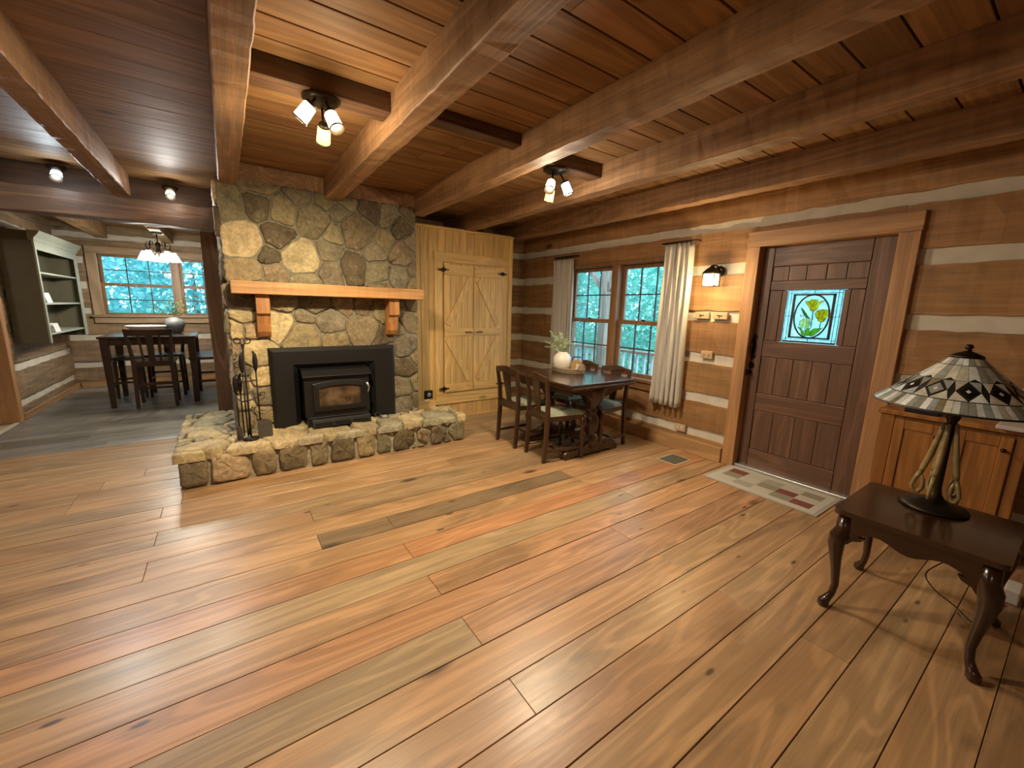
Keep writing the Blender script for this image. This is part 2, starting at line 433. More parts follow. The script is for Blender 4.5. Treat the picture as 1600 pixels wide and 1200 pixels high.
kf = M()
y = 5.40; r = 0
while y < 9.3:
    x = -2.05 - random.uniform(0, .8)
    while x < 1.6:
        x2 = x + random.choice([.6, .6, .9, 1.2]); t = random.uniform(.72, 1.2); t = (t, t * random.uniform(.96, 1.02), t * random.uniform(.92, 1.0))
        a, c = max(x, -2.05), min(x2, 1.6)
        if c > a: kf.box(a, c - .0012, y, min(y + .1488, 9.3), -.03, 0, 0, t)
        x = x2
    y += .15
o = kf.build('floor', [LAM], kind='structure'); tag(o, 'grey plank floor of the dining nook')
hf = M(); hf.box(-4.0, -2.05, 5.40, 7.0, -.03, -.001); o = hf.build('floor', [plain('beige_floor', (.42, .36, .27), .5)], kind='structure'); tag(o, 'beige floor of the side hall by the nook')
tm = M(); tm.box(-2.07, -.40, 5.345, 5.405, -.01, .006); tag(tm.build('trim_1', ALUM, bevel=.003, kind='structure'), 'pale metal threshold strip between pine floor and grey floor')
tm = M(); tm.box(-2.075, -2.03, 5.41, 6.95, -.01, .006); tag(tm.build('trim_2', plain('beige_strip', (.6, .54, .42), .5), bevel=.003, kind='structure'), 'beige transition strip at the edge of the grey floor')

# ------------------------------------------------------------------ ceiling and beams
cl = M(); y = -2.7; yk = []
while y < 9.35:
    w = random.choice([.17, .19, .19, .21]); xs = [-4.1, .10, random.uniform(.9, 3), 4.1]
    for n in range(3):
        t = random.uniform(.86, 1.08); t = (t, t * random.uniform(.92, 1.0), t * random.uniform(.86, 1.))
        gv = .0004 if n == 0 else .0045
        if n == 0: t = tuple(.95 + .1 * (a - 1) for a in t)
        cl.box(xs[n], xs[n + 1] - .0015, y + gv, y + w - gv, 2.54, 2.565, 0, t)
    y += w
o = cl.build('ceiling', [CEIL], bevel=.002, seg=1, kind='structure'); tag(o, 'plank board ceiling')
b = M(); b.box(-4.1, 4.1, -2.75, 9.4, 2.555, 2.60); b.build('ceiling_gap', plain('ceiling_gap', (.03, .013, .006), .9), o)


def rough_beam(name, x0, x1, y0, y1, z0, z1, label, mat=BEAM, step=.07, amp=.003):
    """hewn timber along y: wavy arrises and slightly dished faces"""
    m = M(); n = int((y1 - y0) / step); vs = []
    cs = [(x0, z0), (x0, z1), (x1, z1), (x1, z0)]
    for i in range(n + 1):
        yy = y0 + (y1 - y0) * i / n
        for x, z in cs: vs.append((x + random.uniform(-amp, amp), yy + random.uniform(-.02, .02) * (0 < i < n), z + (random.uniform(-amp, amp) if z == z0 else 0)))
    fs = [(0, 1, 2, 3), tuple(4 * n + i for i in (3, 2, 1, 0))]
    for i in range(n):
        for k in range(4):
            l = (k + 1) % 4; fs.append((4 * i + k, 4 * i + l, 4 * i + 4 + l, 4 * i + 4 + k))
    m.add(vs, fs); o = m.build(name, mat, bevel=.006, seg=1, kind='structure'); tag(o, label); return o


for (xr, ye, lab) in ((-1.43, 5.33, 'ceiling beam furthest left over the nook opening'), (-.63, 5.33, 'ceiling beam left of the stone chimney'), (.165, 4.24, 'ceiling beam over the left edge of the chimney'), (.955, 4.24, 'ceiling beam over the middle of the chimney'),
                     (1.815, 4.30, 'ceiling beam over the right edge of the chimney'), (2.63, 5.28, 'ceiling beam above the pine closet'), (3.49, 5.28, 'ceiling beam nearest the log window wall')):
    rough_beam('ceiling_beam', xr - .13, xr, -2.6, ye, 2.35, 2.545, lab)
for (xr, lab) in ((-1.43, 'left ceiling beam inside the dining nook'), (-.63, 'middle ceiling beam inside the dining nook carrying the chandelier'), (.17, 'right ceiling beam inside the dining nook')):
    rough_beam('ceiling_beam', xr - .14, xr, 5.50, 9.2, 2.35, 2.545, lab, LOGX)


def log_beam_x(name, x0, x1, y0, y1, z0, z1, label, mat, step=.12, amp=.004):
    m = M(); n = max(1, int((x1 - x0) / step)); vs = []
    cs = [(y0, z0), (y0, z1), (y1, z1), (y1, z0)]
    for i in range(n + 1):
        xx = x0 + (x1 - x0) * i / n
        for y_, z in cs: vs.append((xx, y_ + random.uniform(-amp, amp), z + random.uniform(-amp, amp)))
    fs = [(0, 1, 2, 3), tuple(4 * n + i for i in (3, 2, 1, 0))]
    for i in range(n):
        for k in range(4):
            l = (k + 1) % 4; fs.append((4 * i + k, 4 * i + l, 4 * i + 4 + l, 4 * i + 4 + k))
    m.add(vs, fs); o = m.build(name, mat, bevel=.005, seg=1, kind='structure'); tag(o, label); return o


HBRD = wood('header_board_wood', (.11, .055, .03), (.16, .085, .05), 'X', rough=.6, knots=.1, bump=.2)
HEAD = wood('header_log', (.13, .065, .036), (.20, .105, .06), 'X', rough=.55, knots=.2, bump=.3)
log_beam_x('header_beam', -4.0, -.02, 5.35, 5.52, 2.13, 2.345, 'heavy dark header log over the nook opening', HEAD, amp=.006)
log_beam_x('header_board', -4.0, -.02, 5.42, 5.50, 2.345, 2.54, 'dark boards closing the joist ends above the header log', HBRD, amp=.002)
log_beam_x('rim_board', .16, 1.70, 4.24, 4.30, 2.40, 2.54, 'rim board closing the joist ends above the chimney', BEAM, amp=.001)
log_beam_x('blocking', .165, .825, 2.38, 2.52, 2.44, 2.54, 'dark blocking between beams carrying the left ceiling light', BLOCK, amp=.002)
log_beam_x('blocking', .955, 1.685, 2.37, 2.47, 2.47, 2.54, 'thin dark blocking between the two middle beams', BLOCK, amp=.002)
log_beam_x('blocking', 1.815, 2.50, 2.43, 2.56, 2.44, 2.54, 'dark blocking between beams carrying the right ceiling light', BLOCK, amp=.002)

# ------------------------------------------------------------------ log walls
ROWS = [(.0, .17, 0), (.17, .27, 1), (.27, .53, 0), (.53, .635, 1), (.635, .93, 0), (.93, 1.035, 1), (1.035, 1.345, 0), (1.345, 1.45, 1), (1.45, 1.775, 0), (1.775, 1.88, 1), (1.88, 2.17, 0), (2.17, 2.255, 1), (2.255, 2.56, 0)]


def log_wall(name, rows, a0, a1, holes, place, mats, kind='structure', depth=.18, step=.09, chink_in=.022, label=None):
    """place(a, d, z): a along the wall, d out of the wall into the room"""
    m = M()
    for z0, z1, t in rows:
        cuts = sorted({a0, a1} | {h[i] for h in holes for i in (0, 1) if h[2] < z1 and h[3] > z0})
        segs = []
        for p, q in zip(cuts, cuts[1:]):
            zz = [(z0, z1)]
            for h in holes:
                if h[0] <= p + 1e-6 and h[1] >= q - 1e-6:
                    nz = []
                    for u, v in zz:
                        if h[2] > u: nz.append((u, min(v, h[2])))
                        if h[3] < v: nz.append((max(u, h[3]), v))
                    zz = [w for w in nz if w[1] - w[0] > 1e-4]
            for w in zz: segs.append((p, q, *w))
        tn = random.uniform(.85, 1.08); tn = (tn, tn * random.uniform(.94, 1.), tn * random.uniform(.88, 1.))
        for p, q, u, v in segs:
            n = max(1, int((q - p) / step)); vs = []; am = .005 if t == 0 else .002
            d = 0. if t == 0 else -chink_in
            for i in range(n + 1):
                a = p + (q - p) * i / n
                e0 = random.uniform(-.006, .006) if (t == 0 and u == z0) else 0
                e1 = random.uniform(-.006, .006) if (t == 0 and v == z1) else 0
                o_ = .008 if t else 0
                vs += [place(a, -depth, u - o_), place(a, d + random.uniform(-am, am), u + e0 - o_), place(a, d + random.uniform(-am, am) + (.004 if t == 0 else 0), (u + v) / 2), place(a, d + random.uniform(-am, am), v + e1 + o_), place(a, -depth, v + o_)]
            fs = [(0, 1, 2, 3, 4), tuple(5 * n + i for i in (4, 3, 2, 1, 0))]
            for i in range(n):
                for k in range(5):
                    l = (k + 1) % 5; fs.append((5 * i + k, 5 * i + l, 5 * i + 5 + l, 5 * i + 5 + k))
            m.add(vs, fs, t, False, tn if t == 0 else (.999, .999, .999))
    o = m.build(name, mats, kind=kind)
    if label: tag(o, label)
    return o


WX = 3.86
log_wall('wall_right', ROWS, -2.6, 5.47, [(2.62, 4.24, .56, 2.0), (.90, 1.85, -.1, 2.03)], lambda a, d, z: (WX - d, a, z), [LOGY, CHINK], label='hewn log wall with pale chinking holding the window and front door')
log_wall('wall_end', ROWS, 1.70, 3.95, [], lambda a, d, z: (a, 5.3 - d, z), [LOGX, CHINK], label='short log wall seen beside the pine closet')
KROWS = [(.0, .31, 0), (.31, .41, 1), (.41, .745, 0), (.745, .85, 1), (.85, 1.17, 0), (1.17, 1.28, 1), (1.28, 1.56, 0), (1.56, 1.67, 1), (1.67, 1.95, 0), (1.95, 2.05, 1), (2.05, 2.33, 0), (2.33, 2.42, 1), (2.42, 2.56, 0)]
log_wall('wall_back', KROWS, -2.25, 1.6, [(-1.60, .36, 1.15, 2.13)], lambda a, d, z: (a, 9.25 - d, z), [LOGN, CHINK], label='log wall behind the nook table with the double window')
LROWS = [(.0, .14, 0), (.14, .23, 1), (.23, .555, 0), (.555, .655, 1), (.655, 1.0, 0), (1.0, 1.1, 1), (1.1, 1.4, 0), (1.4, 1.5, 1), (1.5, 1.8, 0), (1.8, 1.9, 1), (1.9, 2.2, 0), (2.2, 2.29, 1), (2.29, 2.56, 0)]
log_wall('wall_left', LROWS, 6.97, 9.25, [], lambda a, d, z: (-2.05 + d, a, z), [LOGNY, CHINK], label='log wall on the left of the dining nook')
w = M(); w.box(-4.0, -2.06, 6.98, 7.06, 0, 2.56); tag(w.build('wall_hall', CLOS, kind='structure'), 'pine board wall of the side hall')
cs = M(); cs.box(-2.225, -2.02, 6.86, 6.97, 0, 2.5); tag(cs.build('trim_3', TRIMP, bevel=.006, kind='structure'), 'wide pine casing at the left edge of the nook')
w = M(); w.box(-4.15, -4.0, -2.7, 7.0, 0, 2.56); tag(w.build('wall_side', LOGY, kind='structure'), 'pine wall on the far left of the living room')
w = M(); w.box(-4.1, 4.1, -2.75, -2.6, 0, 2.56); tag(w.build('wall_rear', LOGX, kind='structure'), 'pine wall behind the viewer')
w = M(); w.box(1.6, 1.7, 5.48, 9.3, 0, 2.56); tag(w.build('wall_kitchen', LOGY, kind='structure'), 'pine wall on the right of the dining nook')

bb = M(); bb.box(3.80, 3.845, 1.91, 4.9, 0, .145); tag(bb.build('baseboard_right', TRIMY, bevel=.005, kind='structure'), 'pine baseboard under the window')
bb = M(); bb.box(-2.035, -2.012, 6.98, 9.22, 0, .075); tag(bb.build('baseboard_left', TRIMY, bevel=.004, kind='structure'), 'pine baseboard on the left nook wall')
bb = M(); bb.box(-2.0, 1.55, 9.21, 9.235, 0, .08); tag(bb.build('baseboard_back', TRIMX, bevel=.004, kind='structure'), 'pine baseboard on the back nook wall')

pst = M(); pst.post([(-.10, 6.44, 0), (-.095, 6.44, .7), (-.10, 6.44, 1.4), (-.095, 6.44, 2.35)], [(.16, .16), (.155, .16), (.165, .16), (.16, .16)])
tag(pst.build('corner_post', wood('post_wood', (.42, .25, .15), (.56, .35, .22), 'Z', rough=.6, knots=.2, bump=.3), bevel=.008), 'rough brown timber post at the back left corner of the chimney', 'post')


def rel(m, root):
    """world-space mesh data into a thing's own space"""
    l = root.location; m.v = [(a - l.x, b_ - l.y, c - l.z) for a, b_, c in m.v]; return m


# ------------------------------------------------------------------ stone masonry
STC = {'T': (.60, .49, .31), 'M': (.31, .255, .16), 'G': (.22, .18, .12), 'D': (.15, .12, .08), 'Y': (.25, .225, .16)}


def power_cells(seeds, rect, gap):
    u0, u1, v0, v1 = rect; out = []
    for i, (ax, ay, ar, c) in enumerate(seeds):
        P = [(u0, v0), (u1, v0), (u1, v1), (u0, v1)]
        for j, (bx, by, br, _) in enumerate(seeds):
            if i == j: continue
            dx, dy = bx - ax, by - ay; d = math.hypot(dx, dy)
            if d < 1e-5: continue
            t = (bx * bx + by * by - ax * ax - ay * ay + ar * ar - br * br) / (2 * d) - gap / 2
            nx, ny = dx / d, dy / d; N = []
            for k in range(len(P)):
                p, q = P[k], P[(k + 1) % len(P)]
                sp, sq = nx * p[0] + ny * p[1] - t, nx * q[0] + ny * q[1] - t
                if sp <= 0: N.append(p)
                if sp * sq < 0: f = sp / (sp - sq); N.append((p[0] + f * (q[0] - p[0]), p[1] + f * (q[1] - p[1])))
            P = N
            if len(P) < 3: break
        if len(P) >= 3: out.append((P, c, i))
    return out


def round_poly(P, it=2, ratio=.22, jit=.006, seg=.028):
    for _ in range(it):
        N = []
        for k in range(len(P)):
            p, q = P[k], P[(k + 1) % len(P)]
            N.append((p[0] + ratio * (q[0] - p[0]), p[1] + ratio * (q[1] - p[1]))); N.append((q[0] + ratio * (p[0] - q[0]), q[1] + ratio * (p[1] - q[1])))
        P = N
    N = []
    for k in range(len(P)):
        p, q = P[k], P[(k + 1) % len(P)]; n = max(1, int(math.hypot(q[0] - p[0], q[1] - p[1]) / seg))
        for t in range(n): N.append((p[0] + t / n * (q[0] - p[0]) + random.uniform(-jit, jit), p[1] + t / n * (q[1] - p[1]) + random.uniform(-jit, jit)))
    return N


def stone(m, P, place, depth, col, mat=1, rough=.006):
    n = len(P); cx = sum(p[0] for p in P) / n; cy = sum(p[1] for p in P) / n
    tx, ty = random.uniform(-.09, .09), random.uniform(-.09, .09)
    rings = [(1., -.03), (1., depth * .35), (.96, depth * .8), (.87, depth), (.6, depth * 1.08), (.28, depth * 1.05)]
    vs = []
    for s_, d in rings:
        for p in P:
            u, v = cx + s_ * (p[0] - cx), cy + s_ * (p[1] - cy)
            w = d + ((u - cx) * tx + (v - cy) * ty if s_ < 1 else 0) + (random.uniform(-rough, rough) if d > 0 else 0)
            vs.append(place(u, w, v))
    vs.append(place(cx, depth * 1.05, cy)); fs = []
    for r in range(len(rings) - 1):
        for k in range(n):
            l = (k + 1) % n; fs.append((r * n + k, r * n + l, (r + 1) * n + l, (r + 1) * n + k))
    b0 = (len(rings) - 1) * n
    for k in range(n): fs.append((b0 + k, b0 + (k + 1) % n, len(vs) - 1))
    t = random.uniform(.85, 1.15); col = tuple(x * t * random.uniform(.95, 1.05) for x in col)
    m.add(vs, fs, mat, True, col)


def fill_seeds(seeds, rect, r=.07, cols='MGYTD', tries=600, k=.95):
    S = list(seeds)
    for _ in range(tries):
        u, v = random.uniform(rect[0], rect[1]), random.uniform(rect[2], rect[3]); rr = r * random.uniform(.6, 1.3)
        if all(math.hypot(u - a, v - b_) > (rr + c) * k for a, b_, c, _ in S): S.append((u, v, rr, random.choice(cols)))
    return S


def masonry(m, seeds, rect, gap, place, depth, skip=None, clip=None, ratio=.12):
    for P, c, i in power_cells(seeds, rect, gap):
        if c == 'x': continue
        if skip and skip(seeds[i]): continue
        stone(m, round_poly(P, 2, ratio), place, depth * random.uniform(.75, 1.25), STC[c])


CH = [(0.1, 2.19, 0.06, 'Y'), (0.31, 2.22, 0.08, 'D'), (0.17, 1.92, 0.13, 'T'), (0.43, 1.99, 0.09, 'D'), (0.48, 2.2, 0.09, 'M'), (0.62, 2.34, 0.05, 'Y'), (0.72, 2.16, 0.12, 'G'), (0.34, 1.82, 0.06, 'D'), (0.6, 1.82, 0.13, 'T'), (0.18, 1.68, 0.1, 'M'), (0.37, 1.68, 0.05, 'M'), (0.84, 1.9, 0.05, 'Y'), (1.1, 2.1, 0.13, 'G'), (1.54, 2.2, 0.08, 'D'), (1.4, 2.29, 0.07, 'Y'), (1.53, 1.93, 0.09, 'G'), (1.05, 1.77, 0.1, 'D'), (1.28, 1.74, 0.08, 'Y'), (1.51, 1.71, 0.08, 'Y'), (1.36, 2.04, 0.04, 'M'), (0.86, 1.71, 0.06, 'Y'), (0.84, 2.33, 0.06, 'G'), (1.24, 2.32, 0.06, 'D'), (0.93, 2.28, 0.05, 'Y'), (1.64, 2.33, 0.05, 'G'), (1.64, 2.07, 0.04, 'Y'), (0.13, 1.43, 0.09, 'D'), (0.05, 1.18, 0.07, 'T'), (0.12, 1.3, 0.06, 'T'), (0.17, 1.17, 0.05, 'T'), (0.4, 1.23, 0.1, 'T'), (0.43, 1.42, 0.07, 'M'), (0.69, 1.43, 0.08, 'G'), (0.59, 1.28, 0.04, 'Y'), (0.82, 1.25, 0.1, 'Y'), (0.57, 1.12, 0.12, 'M'), (1.12, 1.17, 0.12, 'M'), (1.13, 1.42, 0.08, 'G'), (1.59, 1.25, 0.08, 'G'), (1.34, 1.07, 0.05, 'D'), (1.55, 1.0, 0.1, 'Y'), (0.84, 1.08, 0.06, 'M'), (1.63, 1.45, 0.06, 'G'), (0.18, 0.97, 0.12, 'T'), (0.08, 0.84, 0.07, 'G'), (0.05, 1.02, 0.06, 'M'), (0.05, 0.7, 0.08, 'T'), (0.22, 0.76, 0.09, 'T'), (0.23, 0.58, 0.09, 'Y'), (0.08, 0.54, 0.07, 'T'), (0.22, 0.42, 0.08, 'M'), (0.07, 0.38, 0.08, 'M'), (0.19, 0.29, 0.06, 'M'), (1.56, 0.76, 0.09, 'D'), (1.52, 0.56, 0.09, 'Y'), (1.54, 0.35, 0.09, 'Y'), (1.65, 0.6, 0.05, 'M'), (1.66, 0.38, 0.05, 'G')]
DUM = [(.5, .5, .16, 'x'), (.5, .8, .14, 'x'), (.85, .5, .2, 'x'), (.85, .82, .18, 'x'), (1.2, .5, .16, 'x'), (1.2, .8, .14, 'x')]
fp = thing('stone_fireplace', 'fieldstone fireplace with timber mantel and raised stone hearth', 'fireplace', (.85, 4.23, 0))
ch = M()
ch.box(.03, .44, 4.235, 6.3, 0, 2.40); ch.box(1.22, 1.69, 4.235, 5.25, 0, 2.40); ch.box(.44, 1.22, 4.235, 6.3, .9, 2.40); ch.box(.44, 1.22, 4.7, 6.3, 0, .9)
masonry(ch, fill_seeds(CH + DUM, (.02, 1.69, .2, 2.40), .06, 'MGY', 120), (.02, 1.69, .2, 2.405), .014, lambda u, d, v: (u, 4.235 - d, v), .022)
masonry(ch, fill_seeds([], (4.24, 6.3, 0.3, 2.4), .13), (4.24, 6.3, .25, 2.40), .025, lambda u, d, v: (.03 - d, u, v), .03)
rel(ch, fp).build('chimney_breast', [MORTAR, STONE], fp)
he = M()
he.box(-.375, 2.0, 3.80, 4.24, 0, .245); he.box(-.375, .03, 4.24, 5.12, 0, .245)
HF = [(-0.30, 0.13, 0.13, 'G'), (-0.07, 0.12, 0.16, 'T'), (0.16, 0.14, 0.12, 'M'), (0.38, 0.14, 0.14, 'G'), (0.57, 0.14, 0.1, 'M'), (0.78, 0.12, 0.12, 'D'), (0.99, 0.14, 0.1, 'M'), (1.15, 0.13, 0.08, 'Y'), (1.36, 0.12, 0.12, 'D'), (1.56, .13, .08, 'M'), (1.72, 0.12, 0.10, 'G'), (1.93, 0.12, 0.09, 'Y')]
masonry(he, fill_seeds(HF, (-.38, 2.0, .02, .23), .035, 'GMY', 200, .9), (-.39, 2.02, .012, .236), .026, lambda u, d, v: (u, 3.80 - d, v), .028)
masonry(he, fill_seeds([], (3.8, 5.1, .04, .22), .11), (3.79, 5.12, .012, .24), .026, lambda u, d, v: (-.375 - d, u, v), .02)
masonry(he, fill_seeds([], (3.8, 4.2, .04, .22), .10), (3.79, 4.23, .012, .24), .026, lambda u, d, v: (2.0 + d, u, v), .025)
tp = lambda u, d, v: (u, v, .245 + d)
TOPF = [(-0.25, 3.97, 0.16, 'T'), (0.05, 4.1, 0.12, 'T'), (.08, 3.86, .1, 'T'), (0.34, 3.97, 0.17, 'T'), (0.72, 3.98, 0.17, 'M'), (1.03, 3.98, 0.12, 'M'), (1.27, 3.97, 0.13, 'Y'), (1.50, 3.98, 0.13, 'T'), (1.80, 3.98, 0.17, 'Y')]
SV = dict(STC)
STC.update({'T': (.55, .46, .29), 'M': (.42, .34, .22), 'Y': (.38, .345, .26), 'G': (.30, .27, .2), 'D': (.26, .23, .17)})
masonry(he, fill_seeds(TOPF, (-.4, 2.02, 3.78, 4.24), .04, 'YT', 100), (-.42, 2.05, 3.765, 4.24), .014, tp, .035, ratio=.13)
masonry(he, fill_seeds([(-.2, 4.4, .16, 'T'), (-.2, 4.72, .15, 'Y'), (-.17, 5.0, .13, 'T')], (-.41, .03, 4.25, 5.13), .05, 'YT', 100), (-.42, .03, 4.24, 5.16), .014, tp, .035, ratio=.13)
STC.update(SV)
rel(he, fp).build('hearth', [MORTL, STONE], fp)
mt = M(); mt.box(.05, 1.675, 3.985, 4.225, 1.484, 1.586)
rel(mt, fp).build('mantel_shelf', MANT, fp, bevel=.006)
MANZ = wood('bracket_pine', (.40, .165, .05), (.54, .25, .085), 'Z', rough=.5, knots=.1, bump=.15, ring=.25)
for x0 in (.215, 1.335):
    k = M(); pr = [(4.225, 1.484), (4.05, 1.484), (4.05, 1.325), (4.085, 1.315), (4.11, 1.24), (4.125, 1.17), (4.16, 1.13), (4.225, 1.115)]
    k.prism(pr, x0, x0 + .10, lambda u, v, d: (d, u, v)); rel(k, fp).build('mantel_bracket', MANZ, fp, bevel=.004)

# wood stove insert
si = thing('stove_insert', 'black wood stove insert with glass door set in the stone fireplace', 'stove', (.845, 4.2, .282))


def frame_pts(x0, x1, z0, z1): return [(x0, z0), (x0, z1), (x1, z1), (x1, z0)]


sr = M(); A = frame_pts(.28, 1.41, .285, 1.02); B = frame_pts(.31, 1.38, .285, .985); D = frame_pts(.465, 1.205, .285, .865); E_ = frame_pts(.51, 1.16, .285, .815)
lv = [(A, 4.245), (A, 4.19), (B, 4.165), (D, 4.165), (E_, 4.22), (E_, 4.26)]
for (p, ya), (q, yb) in zip(lv, lv[1:]):
    for i in range(3): sr.add([(p[i][0], ya, p[i][1]), (p[i + 1][0], ya, p[i + 1][1]), (q[i + 1][0], yb, q[i + 1][1]), (q[i][0], yb, q[i][1])], [(0, 1, 2, 3)])
    for i in (0, 3): pass
for x0, x1 in ((.28, .465), (1.205, 1.41)): sr.box(x0 + .002, x1 - .001, 4.168, 4.245, .283, .30)
rel(sr, si).build('surround', BLACK, si)
fb = M(); fb.box(.53, 1.115, 4.07, 4.55, .375, .76); fb.box(.545, 1.10, 4.06, 4.30, .283, .375)
rel(fb, si).build('firebox', BLACK, si, bevel=.006)
hd = M(); hd.prism([(4.20, .825), (4.10, .812), (4.03, .765), (4.03, .755), (4.20, .755)], .52, 1.125, lambda u, v, d: (d, u, v)); rel(hd, si).build('hood', BLACK, si, bevel=.004)
dr = M(); x0, x1, z0, z1 = .60, 1.07, .43, .69
arch = lambda t: .028 * (1 - (2 * t - 1) ** 2)
n = 12
out = [(x0, z0), (x1, z0)] + [(x1 + (x0 - x1) * t / n, z1 + arch(t / n)) for t in range(n + 1)]
ix0, ix1, iz0, iz1 = .645, 1.025, .472, .652
inn = [(ix0, iz0), (ix1, iz0)] + [(ix1 + (ix0 - ix1) * t / n, iz1 + arch(t / n) * .7) for t in range(n + 1)]
N = len(out)
vs = [(u, 4.07, v) for u, v in out] + [(u, 4.035, v) for u, v in out] + [(u + (.835 - u) * .02, 4.028, v) for u, v in inn] + [(u, 4.05, v) for u, v in inn]
dr.add(vs, [(r * N + i, r * N + (i + 1) % N, (r + 1) * N + (i + 1) % N, (r + 1) * N + i) for r in range(3) for i in range(N)])
dro = rel(dr, si).build('stove_door', BLACK, si, bevel=.002)
sm = M(); sm.prism(inn, 4.049, 4.054, lambda u, v, d: (u, d, v))
smk, nt, bs = newmat('smoked_glass'); bs.inputs['Roughness'].default_value = .08
tc = nd(nt, 'ShaderNodeTexCoord'); nn = nd(nt, 'ShaderNodeTexNoise'); nt.links.new(tc.outputs['Object'], nn.inputs['Vector']); nn.inputs['Scale'].default_value = 7; nn.inputs['Detail'].default_value = 4
nt.links.new(ramp(nt, nn.outputs['Fac'], [(.35, (.018, .012, .009)), (.65, (.13, .085, .05))]), bs.inputs['Base Color'])
tag(rel(sm, si).build('door_glass', smk, dro), 'sooty brown glass pane')
hb = M(); hb.tube([(1.085, 4.05, .56), (1.085, 4.0, .60), (1.09, 3.985, .64), (1.075, 3.985, .665)], .007); hb.tube([(1.09, 3.985, .63), (1.066, 3.98, .685)], .010)
tag(rel(hb, si).build('door_handle', ALUM, dro), 'steel coil door handle')
lb = M(); lb.prism([(4.06, .37), (4.02, .36), (4.005, .345), (3.99, .30), (3.99, .285), (4.06, .285)], .575, 1.10, lambda u, v, d: (d, u, v))
lo = rel(lb, si).build('ash_lip', BLACK, si, bevel=.003)
LOUV = plain('louver_steel', (.055, .05, .045), .3, .5)
for i in range(3):
    q = M(); a = .60 + i * .165
    for k in range(3): q.bar((a, 3.994 + .004 * k - .008, .303 + .014 * k), (a + .145, 3.994 + .004 * k - .008, .303 + .014 * k), .010, .005)
    rel(q, si).build('louver', LOUV, lo)

# fireplace tools on their stand
ft = thing('fireplace_tool_stand', 'black iron fireplace tool stand with curled top at the left end of the hearth', 'tool stand', (.09, 3.93, .285))
q = M(); q.lathe([(.055, 0), (.062, .006), (.058, .014), (.02, .02), (.012, .03)], (0, 0, 0), 24); q.build('base', IRON, ft)
q = M(); q.tube([(0, 0, .02), (0, 0, .80)], .007)
for s_ in (-1, 1):
    q.tube([(0, 0, .74), (s_ * .006, 0, .785), (s_ * .016, 0, .812)], .005, 8); q.tube([(s_ * .034 + .022 * math.cos(2 * PI * k / 18), 0, .825 + .022 * math.sin(2 * PI * k / 18)) for k in range(18)], .0045, 8, closed=True)
q.tube([(-.075, -.02, .50), (0, 0, .49), (.075, -.02, .505)], .005, 8); q.tube([(-.09, .05, .37), (-.04, -.03, .335), (0, -.045, .34), (.07, -.03, .36), (.1, .02, .385)], .005, 8)
q.build('stand_post', IRON, ft)
for nm, dx, dy, lab in (('poker', -.045, .035, 'iron poker'), ('ash_shovel', .075, .01, 'iron ash shovel'), ('log_tongs', -.02, -.035, 'iron tongs'), ('hearth_brush', -.075, -.01, 'iron hearth brush')):
    t = thing(nm, lab + {'poker': ' hanging at the back of the tool stand', 'ash_shovel': ' with rounded blade hanging on the right of the tool stand', 'log_tongs': ' hanging in front on the tool stand', 'hearth_brush': ' hanging on the left of the tool stand'}[nm], nm.split('_')[-1], (.09 + dx, 3.93 + dy, .285), 0, 'fireplace tools')
    q = M(); top = .71 if dx > 0 or nm == 'log_tongs' else .53
    q.tube([(0, 0, .04), (0, 0, top - .12)], .0055, 8); q.build('rod', IRON, t)
    h = M(); h.tube([(0, 0, top - .14), (0, 0, top - .11), (0, 0, top - .05), (0, 0, top), (-.012 if dx > 0 else .012, 0, top + .03)], [.006, .015, .019, .013, .006], 10); h.build('handle', IRON, t)
    if nm == 'ash_shovel':
        h = M(); P = [(-.055, -.05), (.055, -.05), (.055, .06)] + [(.055 * math.cos(a), .06 + .045 * math.sin(a)) for a in [PI * k / 8 for k in range(1, 8)]] + [(-.055, .06)]
        h.prism(P, -.0015, .0015, lambda u, v, d: (u + .03, -.012 + d + .25 * abs(u) ** 2, v + .06)); h.build('blade', plain('grey_steel', (.12, .11, .095), .5, .5, var=.3), t)
        h = M(); h.tube([(0, 0, .17), (.03, -.01, .15)], .006, 8); h.build('neck', IRON, t)
    elif nm == 'hearth_brush':
        h = M(); h.lathe([(.004, .13), (.018, .11), (.024, .02), (.02, .012)], (0, 0, 0), 12); h.build('bristle_head', plain('bristle', (.04, .03, .02), .9, nscale=80), t)
    elif nm == 'log_tongs':
        h = M(); h.tube([(.012, 0, .5), (.02, 0, .25), (.008, 0, .05)], .0045, 8); h.build('tong_arm', IRON, t)
    else:
        h = M(); h.tube([(0, 0, .05), (.0, -.01, .03), (0, -.035, .035)], [.0055, .005, .002], 8); h.build('hook', IRON, t)
# small things beside the stove
q = M(); q.tube([(1.16, 4.13, .292), (1.2, 4.1, .295), (1.24, 4.12, .31), (1.2, 4.14, .335), (1.17, 4.12, .30), (1.22, 4.09, .29), (1.30, 4.13, .292)], .005, 8); tag(q.build('coiled_cable', BLACK), 'black cable coiled on the hearth right of the stove', 'cable')
q = M(); q.lathe([(.001, 0), (.03, .002), (.036, .014), (.025, .026), (.001, .03)], (1.255, 4.06, .285), 12); tag(q.build('pebble', plain('pebble', (.30, .27, .22), .8)), 'small grey stone lying on the hearth right of the stove', 'stone')

